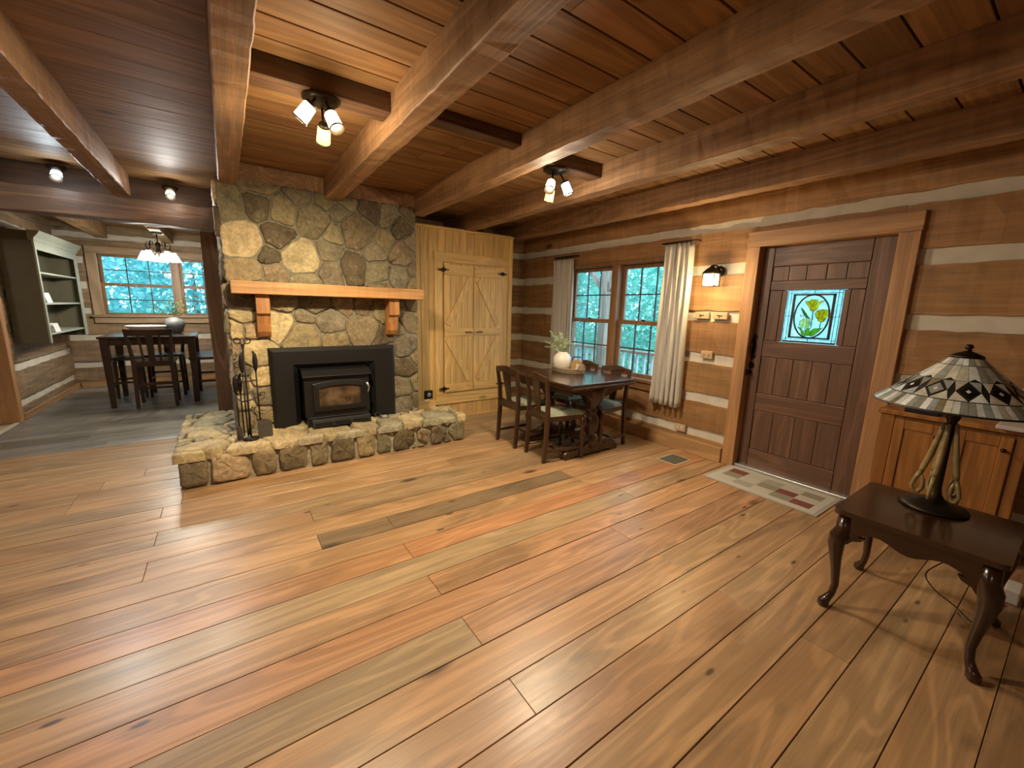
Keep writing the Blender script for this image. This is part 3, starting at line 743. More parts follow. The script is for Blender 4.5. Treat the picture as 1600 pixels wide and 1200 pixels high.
# ------------------------------------------------------------------ pine closet
cz = thing('closet', 'knotty pine board closet between the stone chimney and the log wall', 'closet', (2.55, 4.68, 0))
cw = M(); x = 1.70
while x < 3.22:
    w_ = random.choice([.10, .12, .14]); x2 = min(x + w_, 3.22); t = random.uniform(.88, 1.08)
    cw.box(x + .0015, x2 - .0015, 4.68, 4.70, 0, 2.345 if False else 2.36 - .085 * max(0, 0), 0, (t, t * random.uniform(.95, 1), t * random.uniform(.9, 1))); x = x2
cw.box(3.20, 3.222, 4.68, 5.30, 0, 2.36); cw.box(1.70, 3.2, 4.70, 4.715, 0, 2.36)
rel(cw, cz).build('board_wall', CLOS, cz, bevel=.003, seg=1)
q = M(); q.box(1.705, 3.235, 4.655, 5.30, 2.325, 2.347); rel(q, cz).build('top_trim', CLOSX, cz, bevel=.003)
for nm, bx in (('corner_trim', (3.165, 3.225, 4.664, 4.68, 0, 2.325)), ('corner_trim', (1.86, 1.91, 4.664, 4.68, .15, 2.325)), ('casing', (2.09, 2.20, 4.662, 4.68, .33, 2.06)), ('casing', (3.035, 3.13, 4.662, 4.68, .33, 2.06))):
    q = M(); q.box(*bx); rel(q, cz).build(nm, CLOS, cz, bevel=.003)
q = M(); q.box(2.085, 3.135, 4.658, 4.68, 1.95, 2.065); rel(q, cz).build('head_casing', CLOSX, cz, bevel=.003)
q = M(); q.box(2.09, 3.13, 4.658, 4.68, .19, .33); rel(q, cz).build('sill_casing', CLOSX, cz, bevel=.003)
q = M(); q.box(1.86, 2.09, 4.66, 4.68, .13, .26); rel(q, cz).build('baseboard', CLOSX, cz, bevel=.003)
q = M(); q.box(2.0, 3.22, 4.665, 4.68, 0, .012); rel(q, cz).build('floor_moulding', CLOSX, cz, bevel=.003)
for s_ in (0, 1):
    a, c = ((2.205, 2.615), (2.621, 3.03))[s_]
    d_ = M(); x = a
    while x < c - .01:
        x2 = min(x + .082, c); t = random.uniform(.9, 1.08); d_.box(x + .001, x2 - .001, 4.648, 4.66, .335, 1.945, 0, (t, t * .98, t * .95)); x = x2
    do = rel(d_, cz).build('closet_door', CLOS, cz, bevel=.002, seg=1)
    for nm, z0, z1 in (('rail', 1.80, 1.92), ('rail', 1.065, 1.155), ('rail', .35, .45)):
        q = M(); q.box(a + .002, c - .002, 4.634, 4.648, z0, z1); rel(q, cz).build(nm, CLOSX, do, bevel=.003)
    o_, i_ = (a + .045, c - .06) if s_ == 0 else (c - .045, a + .06)
    for za, zb in ((1.16, 1.795), (1.06, .455)):
        q = M(); q.bar((o_, 4.641, za + (.04 if zb > za else -.04)), (i_, 4.641, zb - (.04 if zb > za else -.04)), .013, .075, up=(0, 0, 1)); rel(q, cz).build('brace', CLOS, do, bevel=.003)
    for zz in (1.86, .40):
        xh = a - .012 if s_ == 0 else c + .012
        q = M(); P = [(-.075, 0), (-.06, .008), (-.045, .005), (-.015, .02), (0, .022), (.015, .02), (.045, .005), (.06, .008), (.075, 0)]; P = P + [(u, -v) for u, v in P[-2:0:-1]]
        q.prism(P, 4.622, 4.634, lambda u, v, d: (xh + u, d, zz + v)); q.tube([(xh, 4.62, zz - .025), (xh, 4.62, zz + .025)], .006, 8)
        rel(q, cz).build('hinge', IRON, do)
    q = M(); hx = (c - .075) if s_ == 0 else (a + .075)
    q.tube([(hx - .045, 4.63, 1.11), (hx - .04, 4.61, 1.11), (hx, 4.60, 1.115), (hx + .04, 4.61, 1.11), (hx + .045, 4.63, 1.11)], [.008, .008, .011, .008, .008], 8, flat=.8); rel(q, cz).build('door_pull', plain('grey_pull', (.2, .15, .08), .6), do)
sw = thing('wall_outlet', 'black wall outlet plate with a round socket low on the pine closet', 'outlet', (2.0, 4.68, .335))
q = M(); q.box(-.055, .055, -.012, 0, -.055, .055); q.build('cover_plate', BLACK, sw, bevel=.006)
q = M(); q.lathe([(.012, .0), (.026, .0), (.026, .012), (.018, .014)], (0, -.012, 0), 20, R=Matrix.Rotation(PI / 2, 3, 'X')); q.build('socket', ALUM, sw)
q = M(); q.box(1.945, 2.01, 4.672, 4.681, .255, .278); tag(q.build('plate_edge', WHITE), 'white plate edge showing under the black outlet on the closet', 'plate')

# ------------------------------------------------------------------ window in the log wall
w1 = bpy.data.objects.new('window_1', None); C.objects.link(w1); tag(w1, 'double hung pair of windows behind the small dining table', None, None, 'structure')


def sash(root, fix, a0, a1, z0, z1, d, nx, nz, mat, fr=.045, nm='window_sash', mun=.014):
    """fix(a, d, z) -> world; frame, muntins, pane"""
    def bx(m, p, q, u, v, d0, d1): m.hexa([fix(p, d0, u), fix(q, d0, u), fix(q, d1, u), fix(p, d1, u), fix(p, d0, v), fix(q, d0, v), fix(q, d1, v), fix(p, d1, v)])
    f = M(); h = .018
    bx(f, a0, a0 + fr, z0, z1, d - h, d + h); bx(f, a1 - fr, a1, z0, z1, d - h, d + h); bx(f, a0 + fr, a1 - fr, z0, z0 + fr, d - h, d + h); bx(f, a0 + fr, a1 - fr, z1 - fr, z1, d - h, d + h)
    fo = f.build(nm, mat, root, bevel=.004)
    g = M(); i0, i1, j0, j1 = a0 + fr, a1 - fr, z0 + fr, z1 - fr
    for k in range(1, nx): c = i0 + (i1 - i0) * k / nx; bx(g, c - mun / 2, c + mun / 2, j0, j1, d - .006, d + .008)
    for k in range(1, nz): c = j0 + (j1 - j0) * k / nz; bx(g, i0, i1, c - mun / 2, c + mun / 2, d - .005, d + .007)
    g.build('muntin_grid', MUN, fo)
    p = M(); bx(p, i0 - .003, i1 + .003, j0 - .003, j1 + .003, d - .0012, d + .0012); p.build('glass_pane', GLASS, fo)
    return fo


MUN = plain('muntin', (.055, .040, .032), .45)
fx1 = lambda a, d, z: (WX + .075 - d, a, z)
for a0, a1 in ((3.48, 4.215), (2.64, 3.37)):
    s1 = sash(w1, fx1, a0, a1, 1.275, 1.955, -.02, 3, 2, SASH); s2 = sash(w1, fx1, a0, a1, .665, 1.315, .02, 3, 2, SASH)
    q = M(); q.box(WX + .03, WX + .05, (a0 + a1) / 2 - .025, (a0 + a1) / 2 + .025, 1.315, 1.33); q.build('sash_lock', BRONZE, s2, bevel=.004)
q = M(); q.box(WX - .01, WX + .12, 3.375, 3.475, .63, 1.98); q.build('mullion', SASH, w1, bevel=.006)
q = M(); q.box(WX - .02, WX + .14, 2.60, 4.26, 1.955, 2.0); q.build('window_head', SASH, w1, bevel=.005)
for a in (2.60, 4.215):
    q = M(); q.box(WX - .012, WX + .14, a, a + .045, .62, 1.97); q.build('window_jamb', SASH, w1, bevel=.005)
q = M(); q.box(WX - .05, WX + .14, 2.58, 4.28, .63, .668); q.build('window_stool', SASH, w1, bevel=.006)
q = M(); q.box(WX - .028, WX + .02, 2.60, 4.26, .545, .63); q.build('window_apron', SASH, w1, bevel=.006)

# curtains
def curtain(label, y0, y1, z0, z1, x, folds, flare):
    t = thing('linen_curtain', label, 'curtain', (x, (y0 + y1) / 2, z0), 0, 'linen curtains at the window')
    m = M(); ph = random.uniform(0, 6); L_ = [random.uniform(.7, 1.3) for _ in range(40)]

    def fn(u, v):
        # u along width, v up
        a = 2 * PI * folds * u; am = .028 * (.65 + .5 * (1 - v)) * L_[int(u * folds) % 40]
        k = 1 - v; wd = 1 + flare * k
        yy = (y0 + y1) / 2 + (u - .5) * (y1 - y0) * wd + .008 * math.sin(a * 2 + ph + 3 * v)
        return (x + am * math.sin(a + ph + .5 * math.sin(3 * v + u * 5)) + .006 * math.sin(9 * v + 20 * u), yy, z0 + (z1 - z0) * v + (.012 * math.sin(a * .5 + ph) if v == 0 else 0))
    m.grid(fn, folds * 12, 26); o_ = rel(m, t).build('curtain_cloth', LINEN, t, solid=.004)
    hd_ = M()
    hd_.grid(lambda u, v: (x + .014 * math.sin(2 * PI * folds * 1.5 * u), y0 + (y1 - y0) * u, z1 - .005 + .07 * v * 0 - .07 * (1 - v)), folds * 12, 2)
    for k in range(folds):
        yy = y0 + (y1 - y0) * (k + .5) / folds
        h = M(); h.tube([(x, yy, z1 - .01), (x, yy, z1 + .02), (x + .012, yy, z1 + .03)], .003, 6); rel(h, t).build('curtain_hook', IRON, t)
    return t


curtain('narrow linen curtain on the left side of the dining window', 4.06, 4.44, .45, 2.075, 3.775, 7, .06)
curtain('wider linen curtain on the right side of the window beside the wall lantern', 2.40, 2.72, .45, 2.095, 3.775, 6, .14)
for y0, y1, lab in ((2.36, 2.76, 'short dark curtain rod over the right linen curtain'), (4.03, 4.47, 'short dark curtain rod over the left linen curtain')):
    q = thing('curtain_rod', lab, 'curtain rod', (3.79, (y0 + y1) / 2, 2.115))
    h = M(); h.tube([(0, y0 - (y0 + y1) / 2, 0), (0, (y1 - y0) / 2, 0)], .007, 8); h.build('rod', IRON, q)
    for s_ in (-1, 1):
        h = M(); h.tube([(0, s_ * (y1 - y0) * .47, 0), (.075, s_ * (y1 - y0) * .47, 0)], .005, 8); h.build('bracket', IRON, q)

# ------------------------------------------------------------------ front door
d1 = bpy.data.objects.new('door_1', None); C.objects.link(d1); tag(d1, 'brown board and batten front door with a stained glass tulip window', None, None, 'structure')
DX = 3.93
slab = M()
slab.box(DX, DX + .035, .905, 1.85, .03, 1.16); slab.box(DX, DX + .035, .905, 1.85, 1.66, 2.005); slab.box(DX, DX + .035, .905, 1.165, 1.16, 1.66); slab.box(DX, DX + .035, 1.595, 1.85, 1.16, 1.66)
so = slab.build('door_slab', DOORM, d1)


def dboard(nm, y0, y1, z0, z1, t=.012, mat=DOORM):
    q = M(); q.box(DX - t, DX + .001, y0, y1, z0, z1); return q.build(nm, mat, d1, bevel=.004)


DOORY = wood('door_wood_y', (.150, .074, .046), (.22, .115, .074), 'Y', rough=.45, knots=.1, bump=.1, ring=.25)
dboard('door_stile', .905, 1.05, .03, 2.005, .014); dboard('door_stile', 1.715, 1.85, .03, 2.005, .014)
for z0, z1 in ((1.83, 2.005), (1.63, 1.705), (1.055, 1.195), (.565, .72), (.03, .19)): dboard('door_rail', 1.053, 1.712, z0, z1, .014, DOORY)
ys = [1.053, 1.187, 1.317, 1.455, 1.585, 1.712]
for a, c in zip(ys, ys[1:]):
    dboard('door_plank', a + .003, c - .003, 1.708, 1.827, .007); dboard('door_plank', a + .003, c - .003, .723, 1.052, .007)
ys = [1.053, 1.213, 1.377, 1.549, 1.712]
for a, c in zip(ys, ys[1:]): dboard('door_plank', a + .003, c - .003, .193, .562, .007)
for a, c in ((1.053, 1.1385), (1.1405, 1.185), (1.572, 1.613), (1.615, 1.712)): dboard('door_plank', a + .002, c - .002, 1.198, 1.627, .007)
dboard('door_plank', 1.19, 1.57, 1.198, 1.213, .007)
gy0, gy1, gz0, gz1 = 1.190, 1.566, 1.206, 1.626
def gp(u, v, d): return (DX - .008 + d, gy1 - u * (gy1 - gy0), gz0 + v * (gz1 - gz0))   # u 0..1 left to right as seen, v up


gl = M()
GA = art_glass('art_glass', tr=.5)
def gpoly(m, P, d, col): m.prism(P, d, d - .002, lambda u, v, dd: gp(u, v, dd), 0, col)


gpoly(gl, [(-.06, -.05), (1.06, -.05), (1.06, 1.05), (-.06, 1.05)], .0085, (.70, .88, .88))
po = gl.build('stained_glass', GA, d1)
ld = M(); LEAD = plain('lead_came', (.02, .014, .013), .5, .3)
def strip(P, w, d=.0, closed=False):
    pts = [gp(u, v, d) for u, v in P]
    ld.tube(pts, w, 6, closed=closed)
for u in (.065, .935): strip([(u, 0), (u, 1)], .002)
for v in (.055, .945): strip([(0, v), (1, v)], .002)
for P in (((.5, .9), (.5, 1)), ((.5, 0), (.5, .1)), ((0, .5), (.1, .5)), ((.9, .5), (1, .5)), ((.0, 0), (.0, 1)), ((1, 0), (1, 1)), ((0, 0), (1, 0)), ((0, 1), (1, 1))): strip(P, .002)
def flat(P): ld.prism(P, .003, -.003, lambda u, v, dd: gp(u, v, dd))
flat([(.105, .07), (.155, .07), (.155, .93), (.105, .93)]); flat([(.845, .07), (.895, .07), (.895, .93), (.845, .93)])
flat([(.105, .90), (.895, .90), (.895, .93), (.105, .93)]); flat([(.105, .07), (.895, .07), (.895, .10), (.105, .10)])
ov = lambda r1, r2: [(.5 + r1 * math.cos(2 * PI * k / 40), .5 + r2 * math.sin(2 * PI * k / 40)) for k in range(40)]
A, B = ov(.34, .43), ov(.31, .40)
for k in range(40): flat([A[k], A[(k + 1) % 40], B[(k + 1) % 40], B[k]])
flat([(.42, .90), (.58, .90), (.54, .93), (.46, .93)]); flat([(.42, .1), (.58, .1), (.56, .07), (.44, .07)])
petals = []
def petal(P, col):
    g2 = M(); gpoly(g2, P, .003, col)
    petals.append(g2)
    strip(P, .0016, .001, True)
YL, YD, PALE, GR, GD = (.95, .78, .10), (.85, .62, .06), (.80, .86, .45), (.35, .62, .12), (.22, .40, .08)
fls = M()
def piece(P, col): gpoly(fls, P, .003, col); strip(P, .0014, .001, True)
# upper tulip
piece([(.44, .66), (.36, .76), (.34, .80), (.42, .79), (.47, .69)], YL); piece([(.47, .69), (.42, .79), (.46, .83), (.52, .82), (.50, .70)], YD); piece([(.50, .70), (.52, .82), (.60, .82), (.56, .74), (.53, .68)], YL)
piece([(.53, .68), (.56, .74), (.64, .80), (.72, .81), (.62, .74), (.60, .66)], YL); piece([(.44, .66), (.47, .69), (.50, .70), (.53, .68), (.60, .66), (.54, .60), (.47, .61)], YD)
# right tulip
piece([(.58, .50), (.56, .57), (.60, .62), (.64, .56), (.63, .47)], YL); piece([(.63, .47), (.64, .56), (.68, .64), (.73, .60), (.70, .45)], YD); piece([(.70, .45), (.73, .60), (.68, .64), (.78, .63), (.82, .56), (.78, .47)], YL); piece([(.60, .62), (.64, .56), (.68, .64)], YD)
piece([(.58, .50), (.63, .47), (.70, .45), (.78, .47), (.73, .40), (.65, .41)], YD)
# lower left pale tulip
piece([(.30, .33), (.30, .40), (.36, .46), (.37, .36), (.35, .27)], PALE); piece([(.35, .27), (.37, .36), (.36, .46), (.42, .47), (.43, .34), (.41, .26)], (.88, .92, .62)); piece([(.41, .26), (.43, .34), (.42, .47), (.49, .44), (.50, .34), (.47, .26)], PALE)
# leaves and stems
piece([(.28, .68), (.35, .62), (.44, .50), (.50, .45), (.40, .48), (.33, .57)], GD); piece([(.26, .30), (.34, .22), (.37, .12), (.44, .12), (.40, .20), (.33, .28)], GR); piece([(.41, .24), (.44, .12), (.56, .12), (.50, .20), (.52, .28), (.47, .26)], GR)
piece([(.56, .12), (.50, .20), (.58, .27), (.74, .29), (.66, .20), (.60, .14)], GR); piece([(.51, .60), (.53, .60), (.535, .28), (.515, .28)], (.55, .70, .55)); piece([(.685, .41), (.70, .41), (.69, .28), (.675, .27)], (.55, .70, .55))
piece([(.28, .52), (.34, .54), (.37, .50), (.31, .48)], (.95, .75, .78))
fls.build('tulip_glass', GA, po); ld.build('lead_came', LEAD, po)
HW = plain('black_hardware', (.012, .011, .012), .35, .6)
hn = M(); P = [(0, -.12), (.022, -.10), (.03, -.085), (.012, -.065), (.010, .06), (.028, .085), (.016, .10), (0, .125), (-.016, .10), (-.028, .085), (-.010, .06), (-.012, -.065), (-.03, -.085), (-.022, -.10)]
hn.prism(P, -.014, -.022, lambda u, v, d: (DX + d, 1.785 + u, 1.135 + v)); hn.tube([(DX - .02, 1.785, 1.20), (DX - .055, 1.783, 1.19), (DX - .065, 1.78, 1.135), (DX - .055, 1.783, 1.08), (DX - .02, 1.785, 1.07)], [.008, .008, .010, .008, .008], 8)
hn.build('door_handle', HW, d1)
hn = M(); hn.lathe([(.028, 0), (.028, .012), (.012, .016), (.012, .03), (.001, .032)], (DX - .014, 1.788, .965), 16, R=Matrix.Rotation(-PI / 2, 3, 'Y')); hn.build('deadbolt', HW, d1)
hn = M(); hn.lathe([(.026, 0), (.022, .012), (.010, .02), (.010, .035), (.026, .045), (.030, .06), (.020, .075), (.001, .078)], (DX - .014, 1.80, .90), 18, R=Matrix.Rotation(-PI / 2, 3, 'Y')); hn.build('door_knob', HW, d1)
q = M(); q.box(DX - .075, DX + .06, .90, 1.86, .0, .032); q.build('door_sill', ALUM, d1, bevel=.006)
TX = 3.82
q = M(); q.box(TX, WX + .09, 1.797, 1.905, 0, 1.995); tag(q.build('trim_4', TRIMP, bevel=.005, kind='structure'), 'wide pine trim board left of the front door')
q = M(); q.box(TX, WX + .09, .79, .904, 0, 1.995); tag(q.build('trim_5', TRIMP, bevel=.005, kind='structure'), 'wide pine trim board right of the front door')
q = M(); q.box(TX - .003, WX + .09, .785, 1.905, 1.995, 2.125); tag(q.build('trim_6', wood('trim_pine_yy', (.46, .235, .10), (.56, .31, .14), 'Y', rough=.5, knots=.1, bump=.1, ring=.2), bevel=.005, kind='structure'), 'pine trim board over the front door')

# ------------------------------------------------------------------ wall lantern, outlets, vent, rug
sc_ = thing('wall_lantern', 'small lit bronze wall lantern with glowing glass between the curtain and front door', 'wall light', (3.85, 2.165, 1.66))
q = M(); q.lathe([(.05, 0), (.048, .012), (.03, .02), (.001, .022)], (0, -.02, .15), 20, R=Matrix.Rotation(-PI / 2, 3, 'Y')); q.build('back_plate', BRONZE, sc_)
q = M(); q.tube([(-.01, -.02, .16), (-.05, -.015, .20), (-.09, 0, .20), (-.10, 0, .17)], .008, 8); q.build('arm', BRONZE, sc_)
q = M(); q.lathe([(.085, .125), (.08, .135), (.05, .165), (.02, .185), (.012, .20), (.001, .202)], (-.10, 0, 0), 4, R=Matrix.Rotation(PI / 4, 3, 'Z'), smooth=False); q.build('cap', BRONZE, sc_)
q = M()
for i in (-1, 1):
    for j in (-1, 1): q.bar((-.10 + i * .052, j * .052, .01), (-.10 + i * .055, j * .055, .13), .007, .007, up=(1, 0, 0))
for z in (.012, .125):
    for i in (-1, 1): q.bar((-.10 + i * .053, -.055, z), (-.10 + i * .053, .055, z), .008, .008); q.bar((-.155, i * .053, z), (-.045, i * .053, z), .008, .008)
q.build('cage', BRONZE, sc_)
q = M(); q.box(-.148, -.052, -.048, .048, .016, .122); q.build('glass_shade', emis('lantern_glass', (1., .80, .45), 5.), sc_, bevel=.004)
lamp('lantern_light', 'POINT', (-.19, 0, .04), 16., (1., .72, .36), .05, sc_)


def outlet(label, y, z, x=3.845, n=1, mat=None, sock=True):
    t = thing('wall_outlet', label, 'outlet', (x, y, z), 0, 'outlets on the log wall')
    q = M(); q.box(-.008, .022, -.058, .058, -.036, .036); q.build('cover_plate', mat or OUTP, t, bevel=.004)
    for s_ in (-1, 1):
        q = M(); q.box(-.012, -.007, s_ * .024 - .013, s_ * .024 + .013, -.016, .016); q.box(-.0135, -.011, s_ * .024 - .006, s_ * .024 - .003, -.008, .006, 1); q.box(-.0135, -.011, s_ * .024 + .003, s_ * .024 + .006, -.008, .006, 1)
        q.build('socket', [WHITE if sock else (mat or OUTP), BLACK], t)
    return t


def switch(label, y, z):
    t = thing('light_switch', label, 'light switch', (3.845, y, z), 0, 'switch plates beside the front door')
    q = M(); q.box(-.010, .022, -.072, .072, -.030, .034); q.build('cover_plate', OUTP, t, bevel=.004)
    q = M(); q.bar((-.008, 0, .002), (-.028, .012, .006), .010, .007); q.tube([(-.012, -.025, .004), (-.011, .02, .004)], .003, 6); q.build('toggle', BLACK, t)
    return t


switch('wooden switch plate under the wall lantern, nearer the curtain', 2.27, 1.397); switch('wooden switch plate under the wall lantern, nearer the front door', 2.09, 1.397)
outlet('tan outlet set in the chinking midway between curtain and front door', 2.18, 1.02, mat=OUTP, sock=False)
outlet('white outlet low on the log wall above the pine baseboard', 2.38, .228, mat=OUTP)
vt = thing('floor_vent', 'grey metal floor vent in the planks between dining table and door rug', 'vent', (3.50, 2.20, .001))
q = M(); q.box(-.14, .14, -.115, .115, 0, .003)
q.build('vent_frame', plain('vent_edge', (.46, .36, .24), .5), vt, bevel=.001)
q = M()
for k in range(16): q.box(-.115 + k * .0148, -.115 + k * .0148 + .007, -.085, .085, .003, .006)
q.box(-.118, .118, -.088, .088, .002, .0035, 1)
q.build('grille', [plain('vent_metal', (.22, .21, .18), .5, .4), BLACK], vt)

RUG = plain('rug', (1, 1, 1), .95, var=.12, nscale=160, bump=.3, tint=True)
rg_ = M(); u0, u1, v0, v1 = 3.36, 3.86, .955, 1.825
rg_.box(u0, u1, v0, v1, .001, .007, 0, (.40, .37, .32)); rg_.box(u0 + .02, u1 - .02, v0 + .025, v1 - .025, .002, .0085, 0, (.52, .50, .45))
pat = [['m', 'w', 'o', 'g', 'w'], ['g', 'w', 'o', 'm', 'w'], ['w', 'o', 'w', 'm', 'g'], ['g', 'm', 'w', 'o', 'w']]
RC = {'m': (.20, .065, .05), 'w': (.50, .47, .41), 'o': (.27, .25, .18), 'g': (.36, .34, .30)}
pat = [['m', 'w', 'g', 'w', 'o'], ['o', 'w', 'o', 'm', 'w'], ['w', 'g', 'w', 'o', 'm']]
for i in range(3):
    for j in range(5):
        a, c = u1 - .085 - (i + 1) * .112, v1 - .075 - (j + 1) * .144
        rg_.box(a + .002, a + .110, c + .002, c + .142, .003, .0096, 0, RC[pat[i][j]])
tag(rg_.build('door_rug', RUG, bevel=.001, seg=1), 'small checked rug of grey, cream and maroon squares at the front door', 'rug')

# ------------------------------------------------------------------ small dining set by the window
tb = thing('dining_table', 'dark wood draw leaf dining table by the window with four chairs', 'table', (2.91, 3.10, 0))
q = M(); q.box(-.43, .43, -.485, .485, .728, .752); q.build('tabletop', wood('table_top', (.040, .018, .009), (.075, .035, .017), 'Y', rough=.16, knots=0, bump=.02, ring=.2, coat=.5), tb, bevel=.006)
q = M(); q.box(-.42, .42, -.50, .50, .700, .724); q.build('draw_leaf', DARKW, tb, bevel=.005)
q = M()
for s_ in (-1, 1):
    P = [(-.34, .70), (.34, .70), (.34, .65), (.22, .635), (.12, .60), (0, .585), (-.12, .60), (-.22, .635), (-.34, .65)]
    q.prism(P, s_ * .42, s_ * .42 - s_ * .022, lambda u, v, d: (u, d, v))
    q.box(s_ * .34 - .011, s_ * .34 + .011, -.40, .40, .63, .70)
q.build('apron', DARKW, tb, bevel=.002)
for s_ in (-1, 1):
    q = M(); q.lathe([(.05, .70), (.13, .695), (.135, .66), (.125, .60), (.09, .54), (.055, .49), (.045, .465), (.06, .45), (.06, .43), (.05, .42), (.075, .38), (.085, .33), (.075, .27), (.05, .22), (.04, .19), (.06, .17), (.07, .15), (.07, .075)], (0, s_ * .33, 0), 20)
    q.build('pedestal', DARKW, tb)
    q = M(); P = [(-.36, 0), (-.36, .05), (-.31, .075), (-.15, .09), (-.09, .12), (.09, .12), (.15, .09), (.31, .075), (.36, .05), (.36, 0), (.27, 0), (.24, .02), (-.24, .02), (-.27, 0)]
    q.prism(P, s_ * .33 - .045, s_ * .33 + .045, lambda u, v, d: (u, d, v))
    for e in (-1, 1): q.lathe([(.001, -.05), (.025, -.048), (.036, -.03), (.036, .03), (.025, .048), (.001, .05)], (e * .34, s_ * .33, .045), 14, R=Matrix.Rotation(PI / 2, 3, 'X'))
    q.build('trestle_foot', DARKW, tb, bevel=.003)
q = M(); q.box(-.03, .03, -.30, .30, .10, .17); q.build('stretcher', DARKW, tb, bevel=.008)

CHL = ['dark wooden dining chair left of the table, nearer the pine closet, back toward the fireplace',
       'dark wooden dining chair left of the table, nearest the viewer, back toward the fireplace',
       'dark wooden dining chair on the window side of the table, nearest the front door',
       'dark wooden dining chair on the window side of the table, half hidden behind the basket']
c0 = thing('dining_chair', CHL[0], 'chair', (0, 0, 0), 0, 'dark dining chairs around the window table')
# seat faces +x, seat centre at origin
for s_ in (-1, 1):
    q = M(); y = s_ * .165
    q.post([(-.225, y, 0), (-.21, y, .2), (-.20, y, .43), (-.205, y * 1.03, .6), (-.235, y * 1.08, .80)], [(.032, .03), (.036, .032), (.042, .034), (.036, .032), (.028, .03)]); q.build('back_leg', DARKW, c0, bevel=.003)
for s_ in (-1, 1):
    q = M(); q.lathe([(.012, 0), (.020, .01), (.022, .03), (.014, .05), (.020, .07), (.013, .09), (.017, .15), (.027, .22), (.017, .27), (.024, .285), (.016, .30), (.024, .315), (.028, .33), (.028, .43)], (.195, s_ * .185, 0), 14); q.build('front_leg', DARKW, c0)
q = M(); q.prism([(-.215, -.165), (.215, -.205), (.22, .205), (-.215, .165)], .395, .44, lambda u, v, d: (u, v, d)); q.build('seat_frame', DARKW, c0, bevel=.006)
q = M()
def cushf(u, v):
    x = -.205 + .42 * u; w_ = (.155 + .045 * u); y = (v * 2 - 1) * w_
    e = min(1, min(u, 1 - u, v, 1 - v) * 7); return (x, y, .440 + .030 * (e * (2 - e)) + .008 * math.sin(PI * u) * math.sin(PI * v))
q.grid(cushf, 16, 16); q.build('seat_cushion', CUSH, c0)
q = M(); n = 10; P = []
for k in range(n + 1): y = -.19 + .38 * k / n; P.append((y, .835 + .012 * math.cos((y / .19) * PI) - .004))
for k in range(n + 1): y = .19 - .38 * k / n; P.append((y, .765 + .010 * (1 - (y / .19) ** 2)))
q.prism(P, -.012, .012, lambda u, v, d: (-.228 - (v - .76) * .12 - .03 * (1 - (u / .19) ** 2) * .6 + d, u, v)); q.build('crest_rail', DARKW, c0, bevel=.004)
q = M(); q.prism([(-.035, .45), (.035, .45), (.042, .55), (.055, .66), (.068, .775), (-.068, .775), (-.055, .66), (-.042, .55)], -.006, .006, lambda u, v, d: (-.195 - (v - .45) * .145 + d, u, v)); q.build('back_splat', DARKW, c0, bevel=.002)
q = M(); q.box(-.205, -.175, -.15, .15, .44, .47); q.build('back_rail', DARKW, c0, bevel=.003)
for s_ in (-1, 1):
    q = M(); q.box(-.205, .19, s_ * .175 - .010, s_ * .175 + .010, .10, .125); q.build('side_stretcher', DARKW, c0, bevel=.003)
q = M(); q.box(-.02, .0, -.17, .17, .105, .125); q.build('cross_stretcher', DARKW, c0, bevel=.003)
spots = [(2.565, 3.43, 0.0), (2.575, 2.925, -.12), (3.20, 2.93, PI + .06), (3.22, 3.42, PI)]
for i, (x, y, a) in enumerate(spots):
    if i == 0: c0.location = (x, y, 0); c0.rotation_euler.z = a
    else: dup(c0, (x, y, 0), a, CHL[i])

TZ = .7525
bk = thing('basket_tray', 'oval woven wicker tray with looped handle on the dark dining table', 'basket', (3.03, 3.27, TZ))
q = M(); q.prism([(.13 * math.cos(a), .20 * math.sin(a)) for a in [2 * PI * k / 28 for k in range(28)]], 0, .008, lambda u, v, d: (u, v, d)); q.build('tray_floor', WICK, bk)
q = M()
for r in range(5):
    q.tube([((.13 + .003 * r + .004 * (-1) ** (k + r)) * math.cos(2 * PI * k / 48), (.20 + .003 * r + .004 * (-1) ** (k + r)) * math.sin(2 * PI * k / 48), .010 + .0105 * r) for k in range(48)], .0062, 6, closed=True)
q.build('woven_side', WICK, bk)
for s_ in (-1, 1):
    q = M(); q.tube([(.055 * math.cos(PI * k / 10), s_ * .205, .05 + .055 * math.sin(PI * k / 10)) for k in range(11)], .006, 8); q.build('handle', WICK, bk)
vs_ = thing('vase', 'round white pottery vase of pale greenery standing in the wicker tray', 'vase', (3.01, 3.35, TZ + .009))
q = M(); q.lathe([(.055, 0), (.075, .01), (.095, .05), (.102, .10), (.095, .145), (.07, .18), (.05, .195), (.048, .205), (.040, .20), (.001, .17)], (0, 0, 0), 28); q.build('vase_body', CERAM, vs_)
def sprig(m, base, tip, n=16, lsz=.02, spread=.035, droop=.02):
    b0, t0 = Vector(base), Vector(tip)
    m.tube([b0, b0.lerp(t0, .5) + Vector((0, 0, .02)), t0], .0018, 5)
    for k in range(n):
        f = .25 + .78 * k / n; p = b0.lerp(t0, f) + Vector((0, 0, .02 * (1 - (2 * f - 1) ** 2)))
        for _ in range(3):
            d = Vector((random.uniform(-1, 1), random.uniform(-1, 1), random.uniform(-.4, 1))).normalized() * spread * random.uniform(.5, 1) * (1.1 - .7 * f)
            s_ = Vector((random.uniform(-1, 1), random.uniform(-1, 1), random.uniform(-1, 1))).cross(d).normalized() * lsz * .35
            c = p + d; m.add([p, p.lerp(c, .5) + s_, c, p.lerp(c, .5) - s_], [(0, 1, 2, 3)])
fo = M()
